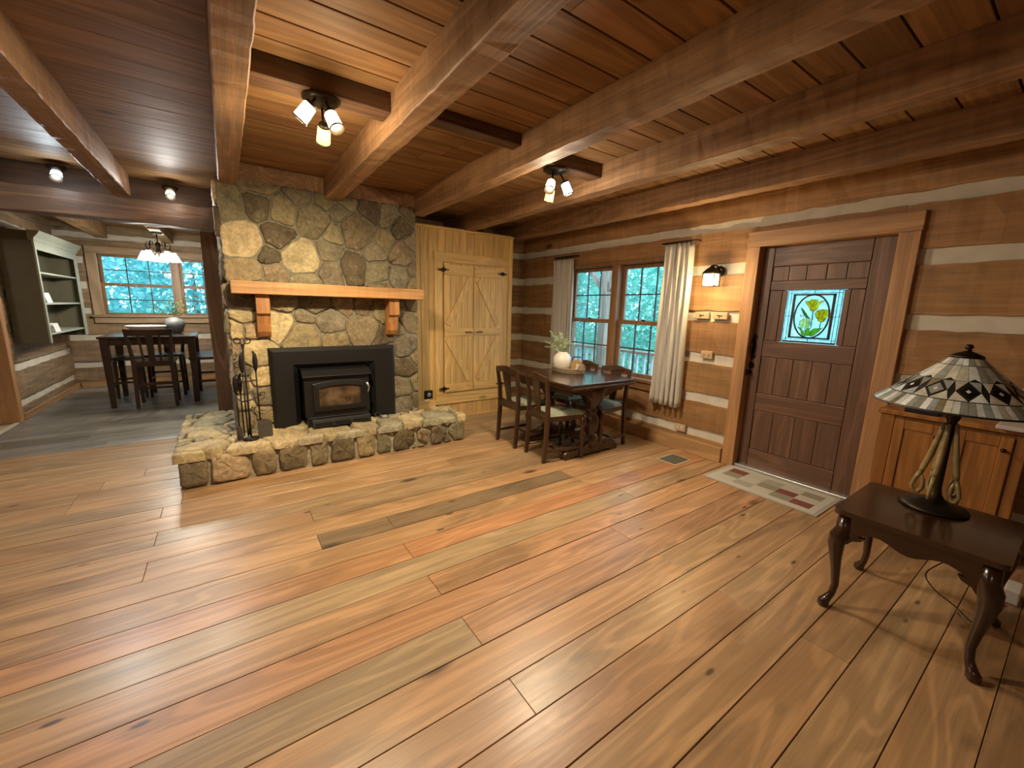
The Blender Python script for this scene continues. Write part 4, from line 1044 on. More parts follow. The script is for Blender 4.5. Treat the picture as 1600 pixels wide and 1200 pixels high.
for tx, ty, tz in ((-.02, .21, .42), (-.09, .19, .30), (.03, .10, .42), (0, .02, .40), (.02, -.08, .38), (-.02, -.14, .33), (-.06, .24, .24), (.04, .15, .36), (.02, -.02, .35), (-.06, .06, .36), (.05, -.11, .30)):
    sprig(fo, (0, 0, .18), (tx, ty, tz), 16, .032, .042)
fo.build('greenery', PALEG, vs_)
pb = thing('napkin_pouch', 'tan pouch with blue handle standing behind the white card in the wicker tray', 'pouch', (3.10, 3.20, TZ + .009))
q = M(); P = [(-.055, 0), (.055, 0), (.06, .06), (.05, .11), (.03, .125), (-.03, .125), (-.05, .11), (-.06, .06)]
q.prism(P, -.02, .02, lambda u, v, d: (d + u * .5, -u * .85, v)); q.build('pouch_body', plain('amber_fabric', (.40, .25, .08), .6), pb, bevel=.008)
q = M(); q.tube([(u * .5, -u * .85, v) for u, v in [(-.06, .06), (-.065, .13), (-.045, .155), (0, .16), (.045, .155), (.06, .12), (.06, .08)]], .007, 8); q.build('handle', plain('blue_plastic', (.02, .03, .30), .4), pb)
q = thing('card', 'small white folded card leaning in the wicker tray in front of the tan pouch', 'card', (3.045, 3.15, TZ + .009)); h = M(); h.obox((0, 0, .045), (.004, .075, .09), (0, .15, -.5)); h.obox((.022, .012, .043), (.004, .075, .088), (0, -.2, -.5)); h.build('card_leaf', WHITE, q)

# ------------------------------------------------------------------ pine cabinet under the right wall
pc = thing('pine_cabinet', 'low honey pine cabinet built against the log wall right of the front door', 'cabinet', (3.74, .45, 0))
FXC = 3.62
q = M(); q.box(FXC + .012, 3.832, .135, .775, 0, .79); rel(q, pc).build('carcass', HONEY, pc)
q = M(); q.box(FXC - .03, 3.834, .10, .785, .79, .82); rel(q, pc).build('top_board', HONEY, pc, bevel=.005)
for a, c in ((.70, .775), (.135, .18), (.425, .455)):
    q = M(); q.box(FXC, FXC + .012, a, c, .05, .79); rel(q, pc).build('face_stile', HONEY, pc, bevel=.003)
for a, c in ((.46, .695), (.185, .42)):
    q = M(); q.box(FXC - .014, FXC + .011, a, a + .05, .07, .765); q.box(FXC - .014, FXC + .011, c - .05, c, .07, .765); q.box(FXC - .014, FXC + .011, a + .05, c - .05, .705, .765); q.box(FXC - .014, FXC + .011, a + .05, c - .05, .07, .13); q.box(FXC - .004, FXC + .011, a + .05, c - .05, .13, .705)
    do = rel(q, pc).build('cabinet_door', HONEY, pc, bevel=.004)
    q = M(); q.lathe([(.006, 0), (.006, .014), (.013, .02), (.008, .028), (.001, .03)], (FXC - .014, a + .03, .69), 12, R=Matrix.Rotation(-PI / 2, 3, 'Y')); rel(q, pc).build('knob', BRONZE, do)
q = M(); q.box(FXC - .10, 3.83, -.28, .26, .821, .845); tag(q.build('counter_slab', plain('pale_counter', (.55, .53, .52), .35), bevel=.005), 'pale counter board at the right end of the pine cabinet', 'counter')
q = M(); q.box(3.60, 3.76, .50, .66, .821, .85); tag(q.build('storage_box', BLACK, bevel=.005), 'flat black box on the pine cabinet behind the lamp shade', 'box')
q = M(); q.box(3.16, 3.30, .02, .075, .001, .075); tag(q.build('power_adapter', WHITE, bevel=.006), 'white power adapter on the floor at the right behind the side table', 'adapter')

# ------------------------------------------------------------------ side table and leaded glass lamp
st = thing('side_table', 'glossy cherry side table with cabriole legs holding the leaded glass lamp', 'side table', (2.60, .325, 0))
hx, hy = .285, .275
TP = []
for sx, sy in ((-1, -1), (1, -1), (1, 1), (-1, 1)):
    c = [(.045 * math.cos(a), .045 * math.sin(a)) for a in [PI * k / 10 for k in range(6)]]
    cr = [(sx * (hx - .03 + .03 * math.cos(k * PI / 10)), sy * (hy - .03 + .03 * math.sin(k * PI / 10))) for k in range(6)]
    TP += cr if sx * sy > 0 else cr[::-1]
q = M(); q.prism(TP, .498, .522, lambda u, v, d: (u, v, d)); q.build('tabletop', CHERRY, st, bevel=.007, seg=3)
for ax in ('x', 'y'):
    for s_ in (-1, 1):
        L_ = (hx if ax == 'y' else hy) - .035
        P = [(-L_, .498), (-L_, .40)]
        for k in range(21):
            t = k / 20; u = -L_ + 2 * L_ * t
            z = .395 + .030 * math.sin(PI * t) - .022 * math.cos(4 * PI * t) * math.sin(PI * t) ** .5
            P.append((u, z))
        P += [(L_, .40), (L_, .498)]
        q = M()
        if ax == 'x': q.prism(P, s_ * (hx - .045), s_ * (hx - .025), lambda u, v, d: (d, u, v))
        else: q.prism(P, s_ * (hy - .045), s_ * (hy - .025), lambda u, v, d: (u, d, v))
        q.build('apron', CHERRY, st, bevel=.002)
for sx in (-1, 1):
    for sy in (-1, 1):
        q = M(); bx_, by_ = sx * (hx - .045), sy * (hy - .045); o1, o2 = sx * .7, sy * .7
        pr = [(.0, .495, .030), (.0, .42, .034), (.018, .38, .038), (.024, .34, .034), (.016, .27, .025), (.004, .19, .019), (-.004, .12, .0155), (.004, .07, .015), (.022, .04, .019), (.034, .024, .024), (.034, .010, .024), (.030, .001, .017)]
        q.tube([(bx_ + o1 * a, by_ + o2 * a, z) for a, z, r in pr], [r for a, z, r in pr], 14); q.build('leg', CHERRY, st)
        q = M()
        for k in (0, 1):
            d_ = (-sx, 0) if k == 0 else (0, -sy)
            q.prism([(0, .405), (.075, .405), (.06, .385), (.03, .372), (.015, .35), (0, .345)], -.009, .009, lambda u, v, d: (bx_ + d_[0] * (u + .02) + (d if k else sx * .012), by_ + d_[1] * (u + .02) + (d if not k else sy * .012), v))
        q.build('knee_block', CHERRY, st, bevel=.003)
lp = thing('table_lamp', 'table lamp with wide geometric leaded glass shade and bronze lily stem base', 'table lamp', (2.74, .333, .523))
q = M(); q.lathe([(.120, 0), (.124, .006), (.118, .014), (.095, .026), (.06, .036), (.035, .048), (.022, .07), (.016, .10), (.014, .40), (.018, .43), (.026, .45), (.03, .52), (.022, .545), (.012, .56), (.01, .70)], (0, 0, 0), 36); q.build('base', BRONZE, lp)
LILY = plain('lily_glass', (.34, .25, .11), .3, var=.5, nscale=18)
for k in range(5):
    a = 2 * PI * k / 5 + .5; ca, sa = math.cos(a), math.sin(a); q = M()
    f = lambda r, z: (r * ca, r * sa, z)
    q.tube([f(.022, .42), f(.03, .36), f(.045, .26), f(.06, .19), f(.065, .16)], [.007, .010, .013, .012, .010], 8)
    q.tube([f(.065, .165), f(.078, .13), f(.088, .09), f(.080, .062), f(.062, .060), f(.050, .085), f(.052, .12), f(.06, .15)], [.010, .009, .008, .009, .010, .009, .008, .006], 8)
    q.build('lily_stem', LILY, lp)
SHZ = lambda r: .735 - (.735 - .508) * ((r - .05) / (.29 - .05)) ** .92
q = M()
for r0 in ():
    pass
prof = [(.05 + .24 * k / 12) for k in range(13)]
q.lathe([(r, SHZ(r) - .0015) for r in prof] + [(r, SHZ(r) - .0035) for r in prof[::-1]], (0, 0, 0), 48)
LEADS = plain('lead_lines', (.03, .028, .026), .5, .4)
sho = q.build('lamp_shade', LEADS, lp)
gs = M(); PAL = {'w': (.84, .88, .88), 'c': (.72, .69, .58), 'g': (.36, .37, .34), 'o': (.27, .23, .15), 'k': (.012, .010, .010), 'b': (.40, .44, .46)}
def sp(r, a, d=0.0012): return (r * math.cos(a), r * math.sin(a), SHZ(r) + d)
def tile(P, c, ins=.0013, d=.0015):
    """P in (radius, angle); shrink towards the middle so a lead line shows, subdivided so it follows the cone"""
    n = len(P); cr = sum(p[0] for p in P) / n; ca = sum(p[1] for p in P) / n
    sz = max(max(abs(p[0] - cr) for p in P), max(abs(p[1] - ca) for p in P) * cr); k = max(.5, 1 - ins / max(sz, .004))
    Q_ = [(cr + (r - cr) * k, ca + (a - ca) * k) for r, a in P]
    t = random.uniform(.75, 1.12); col = tuple(x * t for x in PAL[c])
    gs.add([sp(r, a, d) for r, a in Q_] + [sp(cr, ca, d + .0004)], [(i, (i + 1) % n, n) for i in range(n)], 0, False, col)
S12 = 12; da = 2 * PI / S12
for k in range(S12):
    a0 = k * da; am = a0 + da / 2; a1 = a0 + da
    for j in range(2):
        b0, b1 = a0 + j * da / 2, a0 + (j + 1) * da / 2
        tile([(.054, b0), (.054, b1), (.085, b1), (.085, b0)], random.choice('wcgg'))
        tile([(.085, b0), (.085, b1), (.150, b1), (.138 if j else .15, (b0 + b1) / 2), (.150, b0)], random.choice('wwcow' if j else 'owgc'))
    # middle band: black lozenges, pale triangles
    tile([(.150, a0), (.150, am), (.192, a0 + da * .12)], random.choice('gco')); tile([(.150, am), (.150, a1), (.192, a1 - da * .12)], random.choice('wgb'))
    tile([(.164, am), (.192, a1 - da * .22), (.220, am), (.192, a0 + da * .22)], 'kkg'[k % 3], .001, .0022)
    tile([(.184, am), (.192, am + da * .09), (.200, am), (.192, am - da * .09)], 'w', .0005, .0032)
    tile([(.192, a0 + da * .12), (.232, am), (.232, a0)], random.choice('wcc')); tile([(.192, a1 - da * .12), (.232, a1), (.232, am)], random.choice('wcb'))
    for j in range(6):
        b0, b1 = a0 + j * da / 6, a0 + (j + 1) * da / 6
        tile([(.234, b0), (.234, b1), (.288, b1), (.288, b0)], 'owwgwbcwgoww'[(k * 5 + j * 7) % 12])
ag = art_glass('shade_glass', tr=.9)
gs.build('glass_tiles', ag, sho)
q = M(); q.lathe([(.058, .728), (.055, .738), (.03, .752), (.012, .758), (.010, .768), (.016, .776), (.010, .788), (.001, .79)], (0, 0, 0), 20); q.build('finial_cap', BRONZE, lp)
def smooth(P, n=8):
    V_ = [Vector(p) for p in P]; out = []
    for i in range(len(V_) - 1):
        a, b_, c, d = V_[max(i - 1, 0)], V_[i], V_[i + 1], V_[min(i + 2, len(V_) - 1)]
        for k in range(n):
            t = k / n; out.append(.5 * (2 * b_ + (c - a) * t + (2 * a - 5 * b_ + 4 * c - d) * t * t + (3 * b_ - a - 3 * c + d) * t ** 3))
    return out + [V_[-1]]


cd = M(); cd.tube(smooth([(2.68, .25, .30), (2.70, .30, .20), (2.78, .27, .10), (2.86, .20, .02), (2.80, .12, .004), (2.95, .10, .004), (3.14, .06, .006)]), .003, 6); cd.tube(smooth([(2.68, .25, .30), (2.66, .22, .42), (2.80, .03, .49), (2.905, .03, .515)]), .003, 6)
tag(cd.build('lamp_cord', BLACK), 'thin dark lamp cord hanging under the cherry side table', 'cord')


# ------------------------------------------------------------------ ceiling lights
def ceiling_light(label, loc, heads, power, group='bronze spot lights on the ceiling'):
    t = thing('ceiling_light', label, 'ceiling light', loc, 0, group)
    q = M(); q.lathe([(.088, 0), (.090, -.010), (.075, -.022), (.04, -.034), (.012, -.04), (.001, -.04)], (0, 0, 0), 28); q.build('canopy', BRONZE, t)
    for (hx_, hy_, hz_, ax, ay, az, mt_, e, col) in heads:
        hp = Vector((hx_, hy_, hz_)); d = Vector((ax, ay, az)).normalized()
        back = hp - d * .045
        q = M(); q.tube([(hx_ * .45, hy_ * .45, -.03), (hx_ * .7, hy_ * .7, back.z * .7 - .01), back], .006, 8); arm = q.build('arm', BRONZE, t)
        R = Vector((0, 0, 1)).rotation_difference(d).to_matrix()
        q = M(); q.lathe([(.014, -.05), (.026, -.048), (.030, -.036), (.022, -.034)], hp, 18, R=R); q.lathe([(.0345, .046), (.0375, .046), (.0375, .054), (.0345, .054)], hp, 18, R=R); q.build('head_rim', BRONZE, t)
        q = M(); q.lathe([(.020, -.036), (.030, -.030), (.034, .046), (.030, .046), (.001, .042)], hp, 18, R=R); q.build('glass_shade', mt_, t)
        rot = Vector((0, 0, -1)).rotation_difference(d).to_euler()
        lamp('spot_light', 'SPOT', hp + d * .06, e, col, .03, t, rot, 92 if mt_ is GLOW_Y and e > 100 else 150, .8)
        lamp('glow_light', 'POINT', hp + d * .075, e * .07, col, .035, t)
    return t


WARM = (1., .80, .50); WARM2 = (1., .83, .58)
ceiling_light('bronze three-head ceiling light on the dark blocking left of the middle beam', (.488, 2.445, 2.44),
              [(-.09, -.10, -.115, -.55, .35, -.75, GLOW_W, 36, WARM), (.03, -.10, -.125, .25, -.45, -.9, GLOW_W, 105, WARM), (.01, .03, -.15, .05, .72, -.6, GLOW_Y, 150, WARM)], 1)
ceiling_light('bronze three-head ceiling light hanging from dark blocking nearer the front door', (2.09, 2.50, 2.44),
              [(-.09, -.06, -.14, -.5, -.35, -.8, GLOW_W, 66, WARM2), (.09, -.03, -.12, .35, -.2, -.9, GLOW_C, 58, (1., .86, .68)), (-.01, .04, -.17, .1, .4, -.9, GLOW_Y, 60, WARM)], 1)


def single_spot(label, loc, d, mt_, e, col):
    t = thing('spot_light', label, 'spot light', loc, 0, 'single spot lights above the header log')
    q = M(); q.lathe([(.062, 0), (.064, -.01), (.055, -.03), (.03, -.045), (.001, -.048)], (0, 0, 0), 24, R=Matrix.Rotation(PI / 2 * .75, 3, 'X') if False else None); q.build('canopy', BRONZE, t)
    hp = Vector((-.0, -.03, -.085)); d = Vector(d).normalized(); R = Vector((0, 0, 1)).rotation_difference(d).to_matrix()
    q = M(); q.lathe([(.020, -.04), (.034, -.034), (.038, .036), (.034, .036), (.001, .032)], hp, 18, R=R); q.build('glass_shade', mt_, t)
    q = M(); q.lathe([(.0385, .034), (.041, .034), (.041, .042), (.0385, .042)], hp, 18, R=R); q.build('head_rim', BRONZE, t)
    rot = Vector((0, 0, -1)).rotation_difference(d).to_euler()
    lamp('spot_beam', 'SPOT', hp + d * .05, e, col, .03, t, rot, 140, .8); lamp('spot_glow', 'POINT', hp + d * .065, e * .05, col, .035, t)


single_spot('small cool white spot light on the ceiling at the far left before the header log', (-1.07, 5.24, 2.505), (.05, -.8, -.8), GLOW_C, 52, (.80, .92, 1.))
single_spot('small glaring warm white spot light on the ceiling between the left beam and the chimney', (-.335, 5.26, 2.475), (.05, -.9, -.7), emis('white_bulb_glass', (1., .92, .74), 12.), 34, (1., .96, .90))
for x, y, e, lab in ((-2.3, 3.4, 32, 'added round bronze fill light, unseen, over the far left of the living room'), (-1.6, -1.0, 18, 'added round bronze fill light, unseen, behind the viewer')):  # unseen fixtures added as fill light for the left and rear of the room
    t = thing('ceiling_light', lab, 'ceiling light', (x, y, 2.54), 0, 'added round bronze fill lights out of the picture')
    q = M(); q.lathe([(.088, 0), (.090, -.010), (.075, -.022), (.001, -.04)], (0, 0, 0), 20); q.build('canopy', BRONZE, t)
    q = M(); q.lathe([(.001, -.06), (.05, -.062), (.06, -.10), (.05, -.14), (.001, -.15)], (0, 0, 0), 20); q.build('glass_shade', GLOW_W, t)
    lamp('fill_light', 'POINT', (0, 0, -.24), e, (1., .86, .70), .12, t)

# ------------------------------------------------------------------ dining nook
NTZ = wood('nook_trim_z', (.42, .285, .165), (.52, .37, .225), 'Z', rough=.5, knots=.1, bump=.1, ring=.2)
NTX = wood('nook_trim_x', (.42, .285, .165), (.52, .37, .225), 'X', rough=.5, knots=.1, bump=.1, ring=.2)
w2 = bpy.data.objects.new('window_2', None); C.objects.link(w2); tag(w2, 'double hung pair of windows behind the nook table', None, None, 'structure')
fx2 = lambda a, d, z: (a, 9.30 - d, z)
for a0, a1 in ((-1.605, -.675), (-.60, .33)):
    sash(w2, fx2, a0, a1, 1.625, 2.125, -.02, 3, 2, SASH); sash(w2, fx2, a0, a1, 1.145, 1.665, .02, 3, 2, SASH)
q = M(); q.box(-.68, -.595, 9.225, 9.32, 1.14, 2.13); q.build('mullion', NTZ, w2, bevel=.005)
q = M(); q.box(-1.73, .46, 9.215, 9.34, 2.115, 2.225); q.build('head_casing', NTX, w2, bevel=.005)
for a, c in ((-1.73, -1.60), (.33, .46)):
    q = M(); q.box(a, c, 9.215, 9.34, 1.155, 2.115); q.build('side_casing', NTZ, w2, bevel=.005)
q = M(); q.box(-1.75, .48, 9.18, 9.34, 1.12, 1.155); q.build('window_stool', NTX, w2, bevel=.005)
q = M(); q.box(-1.73, .46, 9.21, 9.25, 1.025, 1.12); q.build('window_apron', NTX, w2, bevel=.005)

hu = thing('wall_hutch', 'olive painted wall hutch with open shelves on the left nook wall', 'hutch', (-1.92, 8.03, .87))
HX0, HX1, HY0, HY1, HZ0, HZ1 = -2.045, -1.77, 7.2, 8.86, .87, 2.06
q = M(); q.box(HX0, HX1, HY0, HY0 + .022, HZ0, HZ1); rel(q, hu).build('side_panel', OLIVE, hu, bevel=.002)
q = M(); q.box(HX0, HX1, HY1 - .022, HY1, HZ0, HZ1); rel(q, hu).build('side_panel', OLIVE, hu, bevel=.002)
q = M(); q.box(HX0, HX0 + .008, HY0 + .022, HY1 - .022, HZ0 + .05, HZ1); rel(q, hu).build('back_panel', OLIVE, hu)
for z in (HZ0 + .09, 1.325, 1.69, HZ1 - .02):
    q = M(); q.box(HX0 + .008, HX1 - .005, HY0 + .022, HY1 - .022, z, z + .022); rel(q, hu).build('shelf', OLIVEL, hu, bevel=.003)
for a, c in ((HY0, HY0 + .045), (HY1 - .10, HY1)):
    q = M(); q.box(HX1, HX1 + .018, a, c, HZ0, HZ1); rel(q, hu).build('face_stile', OLIVEL, hu, bevel=.003)
q = M(); q.box(HX1, HX1 + .018, HY0 + .045, HY1 - .10, 1.96, HZ1); rel(q, hu).build('face_rail', OLIVEL, hu, bevel=.003)
q = M(); q.prism([(HX1 - .02, HZ1), (HX1 + .025, HZ1), (HX1 + .03, HZ1 + .03), (HX1 + .055, HZ1 + .06), (HX1 + .075, HZ1 + .09), (HX1 + .08, HZ1 + .11), (HX1 - .02, HZ1 + .11)], HY0 - .03, HY1 + .03, lambda u, v, d: (u, d, v)); rel(q, hu).build('crown_moulding', OLIVEL, hu)
q = M(); q.box(HX0, HX1 - .01, HY0 - .01, HY1 + .01, HZ1, HZ1 + .1); rel(q, hu).build('top_panel', OLIVE, hu)
for nm, lab, y, z, h in (('card_sign', 'white folded card standing on the middle shelf of the olive hutch', 7.38, 1.348, .12), ('card_sign', 'white card standing on the bottom shelf of the olive hutch', 7.5, .983, .11)):
    t = thing(nm, lab, 'card', (-1.815, y + .1, z)); q = M(); q.obox((.03, 0, h / 2), (.004, .20, h), (0, -.2, 0)); q.obox((-.03, 0, h / 2), (.004, .20, h), (0, .2, 0)); q.build('card_leaf', WHITE, t)

nt_ = thing('nook_table', 'espresso counter height table in the dining nook under the chandelier', 'table', (-.87, 7.68, 0))
q = M(); q.box(-.50, .50, -.47, .47, .905, .935); q.build('tabletop', wood('nook_top', (.028, .013, .008), (.05, .026, .016), 'X', rough=.2, knots=0, bump=.02, ring=.15, coat=.4), nt_, bevel=.005)
for s_ in (-1, 1):
    q = M(); q.box(-.43, .43, s_ * .41 - .011, s_ * .41 + .011, .82, .905); q.build('apron', ESPR, nt_); q = M(); q.box(s_ * .44 - .011, s_ * .44 + .011, -.40, .40, .82, .905); q.build('apron', ESPR, nt_)
    for r in (-1, 1):
        q = M(); q.post([(s_ * .44, r * .41, 0), (s_ * .44, r * .41, .8), (s_ * .44, r * .41, .905)], [(.05, .05), (.085, .085), (.085, .085)]); q.build('leg', ESPR, nt_, bevel=.004)
k0 = thing('nook_chair', 'espresso slat back counter chair at the front of the nook table, back toward the viewer', 'chair', (-.845, 7.27, 0), 0, 'espresso counter chairs at the nook table')
for s_ in (-1, 1):
    q = M(); q.post([(s_ * .20, -.20, 0), (s_ * .195, -.185, .3), (s_ * .19, -.175, .6), (s_ * .21, -.20, .85), (s_ * .232, -.245, 1.04)], [(.038, .036), (.042, .04), (.044, .042), (.036, .032), (.028, .026)]); q.build('back_leg', ESPR, k0, bevel=.003)
    q = M(); q.post([(s_ * .195, .19, 0), (s_ * .185, .18, .58)], [(.036, .036), (.044, .044)]); q.build('front_leg', ESPR, k0, bevel=.003)
    q = M(); q.box(s_ * .19 - .010, s_ * .19 + .010, -.18, .18, .24, .27); q.build('stretcher', ESPR, k0)
for y, z in ((-.18, .30), (.18, .19)):
    q = M(); q.box(-.185, .185, y - .010, y + .010, z, z + .03); q.build('stretcher', ESPR, k0)
q = M(); q.prism([(-.215, -.20), (.215, -.20), (.225, .215), (-.225, .215)], .585, .62, lambda u, v, d: (u, v, d)); q.build('seat', ESPR, k0, bevel=.008)
q = M(); q.box(-.185, .185, -.185, -.160, .55, .585); q.build('seat_rail', ESPR, k0)
n = 8; q = M(); P = [(-.24 + .48 * k / n, 1.045 - .008 * (1 - (2 * k / n - 1) ** 2)) for k in range(n + 1)] + [(.225 - .45 * k / n, .955) for k in range(n + 1)]
q.prism(P, -.012, .012, lambda u, v, d: (u, -.235 - (v - .95) * .15 - .02 * (1 - (u / .24) ** 2) + d, v)); q.build('crest_rail', ESPR, k0, bevel=.003)
for u, w_ in ((-.095, .026), (.0, .075), (.095, .026)):
    q = M(); q.bar((u * .9, -.178, .615), (u * 1.1, -.248, .965), .012, .012) if False else q.prism([(u * .92 - w_ / 2 * .85, .615), (u * .92 + w_ / 2 * .85, .615), (u * 1.1 + w_ / 2, .965), (u * 1.1 - w_ / 2, .965)], -.006, .006, lambda a, v, d: (a, -.180 - (v - .615) * .20 + d, v)); q.build('back_slat', ESPR, k0)
dup(k0, (-.80, 8.06, 0), PI, 'espresso slat back counter chair at the far side of the nook table under the window')


def stool(label, x, y, w_, l, group=None):
    t = thing('counter_stool', label, 'stool', (x, y, 0), 0, 'espresso stools at the nook table')
    q = M(); q.box(-w_ / 2, w_ / 2, -l / 2, l / 2, .595, .632); q.build('seat', ESPR, t, bevel=.008)
    for a in (-1, 1):
        q = M(); q.box(a * (w_ / 2 - .035) - .010, a * (w_ / 2 - .035) + .010, -l / 2 + .04, l / 2 - .04, .55, .595); q.build('apron', ESPR, t)
        q = M(); q.box(a * (w_ / 2 - .03) - .010, a * (w_ / 2 - .03) + .010, -l / 2 + .04, l / 2 - .04, .2, .23); q.build('stretcher', ESPR, t)
        q = M(); q.box(-w_ / 2 + .04, w_ / 2 - .04, a * (l / 2 - .035) - .010, a * (l / 2 - .035) + .010, .27, .30); q.build('stretcher', ESPR, t)
        for b_ in (-1, 1):
            q = M(); q.post([(a * (w_ / 2 - .025), b_ * (l / 2 - .03), 0), (a * (w_ / 2 - .04), b_ * (l / 2 - .04), .595)], [(.034, .034), (.045, .045)]); q.build('leg', ESPR, t, bevel=.003)


stool('espresso backless stool half under the left side of the nook table', -1.21, 7.74, .36, .42)
stool('espresso backless bench on the right of the nook table beside the brown post', -.28, 7.70, .40, .95)

bo = thing('serving_bowl', 'wide shallow white bowl on the nook table behind the slat chair', 'bowl', (-.93, 7.64, .936))
q = M(); q.lathe([(.10, 0), (.105, .008), (.16, .05), (.215, .115), (.225, .118), (.215, .122), (.155, .06), (.10, .02), (.001, .016)], (0, 0, 0), 36); q.build('bowl', CERAM, bo)
v2 = thing('vase', 'round grey pottery vase of thin green branches on the nook table', 'vase', (-.64, 7.92, .936))
q = M(); q.lathe([(.06, 0), (.075, .01), (.105, .06), (.122, .12), (.118, .165), (.09, .205), (.06, .22), (.058, .232), (.048, .228), (.001, .19)], (0, 0, 0), 28); q.build('vase_body', GREYC, v2)
fo = M()
for tx, ty, tz in ((-.26, .02, .42), (-.30, -.08, .38), (-.12, .05, .46), (.0, .0, .52), (.08, .08, .50), (.22, .0, .50), (.28, -.08, .40), (.26, .06, .34), (.05, -.08, .45), (-.04, .02, .50), (.14, .02, .56), (.36, .0, .47)):
    sprig(fo, (0, 0, .2), (tx, ty, tz), 9, .03, .04)
fo.build('branches', OLG, v2)

cn = thing('chandelier', 'bronze scroll arm chandelier with lit white glass shades over the nook table', 'chandelier', (-.69, 7.62, 2.35))
q = M(); q.box(-.06, .06, -.30, .30, -.022, 0); q.build('mounting_board', WHITE, cn)
q = M(); q.lathe([(.065, -.022), (.068, -.03), (.05, -.045), (.001, -.05)], (0, 0, 0), 24); q.build('canopy', BRONZE, cn)
q = M(); q.tube([(0, 0, -.04), (0, 0, -.16)], .008, 8); q.lathe([(.008, -.15), (.028, -.17), (.032, -.20), (.018, -.23), (.026, -.26), (.034, -.29), (.015, -.32), (.008, -.35), (.001, -.36)], (0, 0, 0), 18); q.build('stem', BRONZE, cn)
SHG = emis('frosted_shade', (1., .93, .80), 6.5)
for k in range(5):
    a = 2 * PI * k / 5 + .35; ca, sa = math.cos(a), math.sin(a); f = lambda r, z: (r * ca, r * sa, z)
    q = M(); q.tube([f(.015, -.27), f(.06, -.30), f(.11, -.27), f(.14, -.20), f(.12, -.15), f(.085, -.16), f(.085, -.195), f(.10, -.20)], .006, 8); q.tube([f(.13, -.24), f(.155, -.26), f(.165, -.29)], .006, 8); arm = q.build('arm', BRONZE, cn)
    q = M(); q.lathe([(.022, -.28), (.03, -.29), (.045, -.32), (.07, -.375), (.082, -.40), (.078, -.40), (.04, -.325), (.001, -.30)], (.165 * ca, .165 * sa, 0), 20); q.build('glass_shade', SHG, arm)
    lamp('shade_light', 'POINT', (.165 * ca, .165 * sa, -.43), 12, (1., .93, .80), .04, cn)
ot = thing('wall_outlet', 'outlet plate in the chinking of the nook wall left of the table', 'outlet', (-1.48, 9.255, .80))
q = M(); q.box(-.10, .10, -.014, .02, -.036, .036); q.build('cover_plate', plain('grey_plate', (.38, .34, .27), .5), ot, bevel=.004)
for s_ in (-1, 1):
    q = M(); q.box(s_ * .035 - .018, s_ * .035 + .018, -.018, -.013, -.018, .018); q.build('socket', WHITE, ot)

# ------------------------------------------------------------------ outdoors seen through the windows
g = M(); g.box(4.05, 40, -12, 30, -.75, -.7); g.box(-14, 4.05, 9.45, 34, -.75, -.7); tag(g.build('ground', plain('lawn', (.09, .17, .06), .9, var=.5, nscale=2), kind='structure'), 'grassy ground outside')
PORW = wood('porch_wood', (.30, .20, .15), (.44, .32, .25), 'Z', rough=.7, knots=.1, bump=.1)
PORX = wood('porch_boards', (.28, .23, .20), (.42, .36, .31), 'Y', rough=.6, knots=.1, bump=.1)
p = M()
for k in range(13): p.box(4.1 + .14 * k, 4.1 + .14 * k + .134, 2.0, 9.0, -.09, -.06)
tag(p.build('porch_floor', PORX, kind='structure'), 'grey boards of the porch outside the window')
pp = thing('porch_post', 'wooden porch post with diagonal brace outside the left window sash', 'post', (5.7, 5.25, -.06))
q = M(); q.box(-.08, .08, -.08, .08, 0, 2.7); q.build('post', PORW, pp, bevel=.01)
for s_ in (-1, 1):
    q = M(); q.bar((0, s_ * .05, 1.85), (0, s_ * .62, 2.42), .09, .10, up=(1, 0, 0)); q.build('brace', PORW, pp, bevel=.006)
q = M(); q.box(-.10, .10, -3.4, 3.4, 2.42, 2.64); q.build('porch_beam', PORX, pp, bevel=.008)
ra = thing('porch_railing', 'red brown porch railing with pale balusters outside the window', 'railing', (5.7, 5.2, -.06))
RAILM = wood('rail_wood', (.28, .13, .10), (.40, .20, .15), 'Y', rough=.5, knots=0, bump=.05)
q = M(); q.box(-.06, .06, -3.4, -.09, .78, .82); q.box(-.06, .06, .14, 3.4, .78, .82); q.build('top_rail', RAILM, ra, bevel=.005)
q = M(); q.box(-.03, .03, -3.4, -.09, .10, .15); q.box(-.03, .03, .14, 3.4, .10, .15); q.build('bottom_rail', RAILM, ra, bevel=.005)
PALE2 = plain('pale_baluster', (.55, .52, .52), .6)
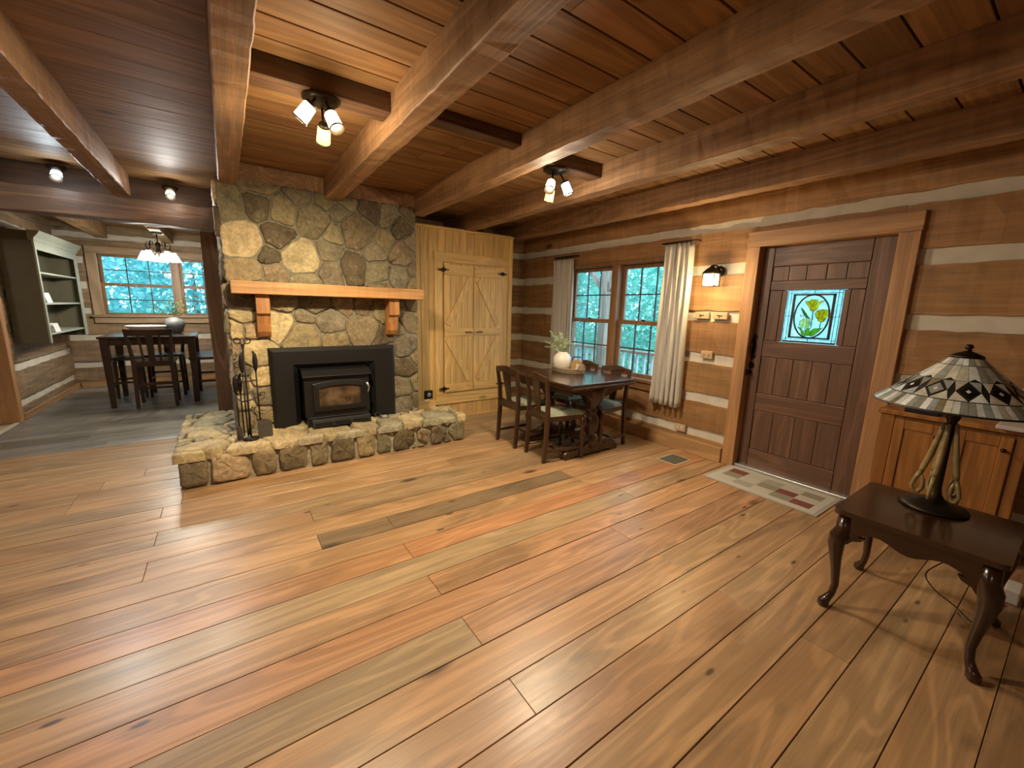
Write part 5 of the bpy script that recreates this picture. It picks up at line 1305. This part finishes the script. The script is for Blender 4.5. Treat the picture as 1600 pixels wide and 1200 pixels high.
for k in range(44):
    y = -3.3 + k * .15
    if -.16 < y < .2: continue
    q = M(); q.box(-.018, .018, y - .018, y + .018, .15, .78); q.build('baluster', PALE2, ra)


def crown(name, label, c, r, n, leaf, mat, cat='tree', trunk=True, group='trees outside the windows'):
    t = thing(name, label, cat, (c[0], c[1], -.7), 0, group)
    m = M()
    for _ in range(n):
        d = Vector((random.gauss(0, 1), random.gauss(0, 1), random.gauss(0, 1))).normalized() * random.uniform(.55, 1) ** .5
        p_ = Vector((d.x * r[0], d.y * r[1], c[2] + .7 + d.z * r[2])); s_ = leaf * random.uniform(.5, 1.2)
        u = Vector((random.uniform(-1, 1), random.uniform(-1, 1), random.uniform(-1, 1))).normalized(); v = u.cross(Vector((random.uniform(-1, 1), random.uniform(-1, 1), random.uniform(-1, 1)))).normalized()
        m.add([p_ - u * s_, p_ + v * s_ * .5, p_ + u * s_, p_ - v * s_ * .5], [(0, 1, 2, 3)])
    m.build('foliage', mat, t)
    if trunk:
        q = M(); q.tube([(0, 0, 0), (.05, .05, c[2] * .5), (0, 0, c[2] + .7)], [.16, .13, .05], 10); q.build('trunk', PORW, t)
    return t


LF1 = leaf_mat('outdoor_leaf', (.16, .44, .34), (.34, .62, .52)); LF2 = leaf_mat('outdoor_leaf_deep', (.16, .44, .42), (.32, .60, .60))
crown('garden_tree', 'dense green tree seen through the left dining window sash', (9.4, 8.6, 1.6), (2.0, 2.2, 3.0), 9000, .11, LF1)
crown('garden_tree', 'dense blue green tree seen through the right dining window sash', (13.9, 6.6, 1.6), (2.2, 3.2, 4.2), 12000, .14, LF2)
crown('garden_tree', 'tall tree farther behind the porch post', (16.5, 14.5, 3.2), (3.4, 5.6, 5.4), 16000, .18, LF2)
crown('garden_tree', 'broad tree filling the nook window on the left', (-3.6, 15.5, 2.0), (2.6, 1.8, 3.4), 12000, .11, LF2)
crown('garden_tree', 'broad tree filling the nook window on the right', (2.0, 16.2, 2.0), (2.6, 1.8, 3.4), 12000, .11, LF2)
crown('garden_tree', 'tall tree far behind the nook window', (-1.0, 21.5, 3.0), (6.0, 2.0, 5.4), 20000, .17, LF2)
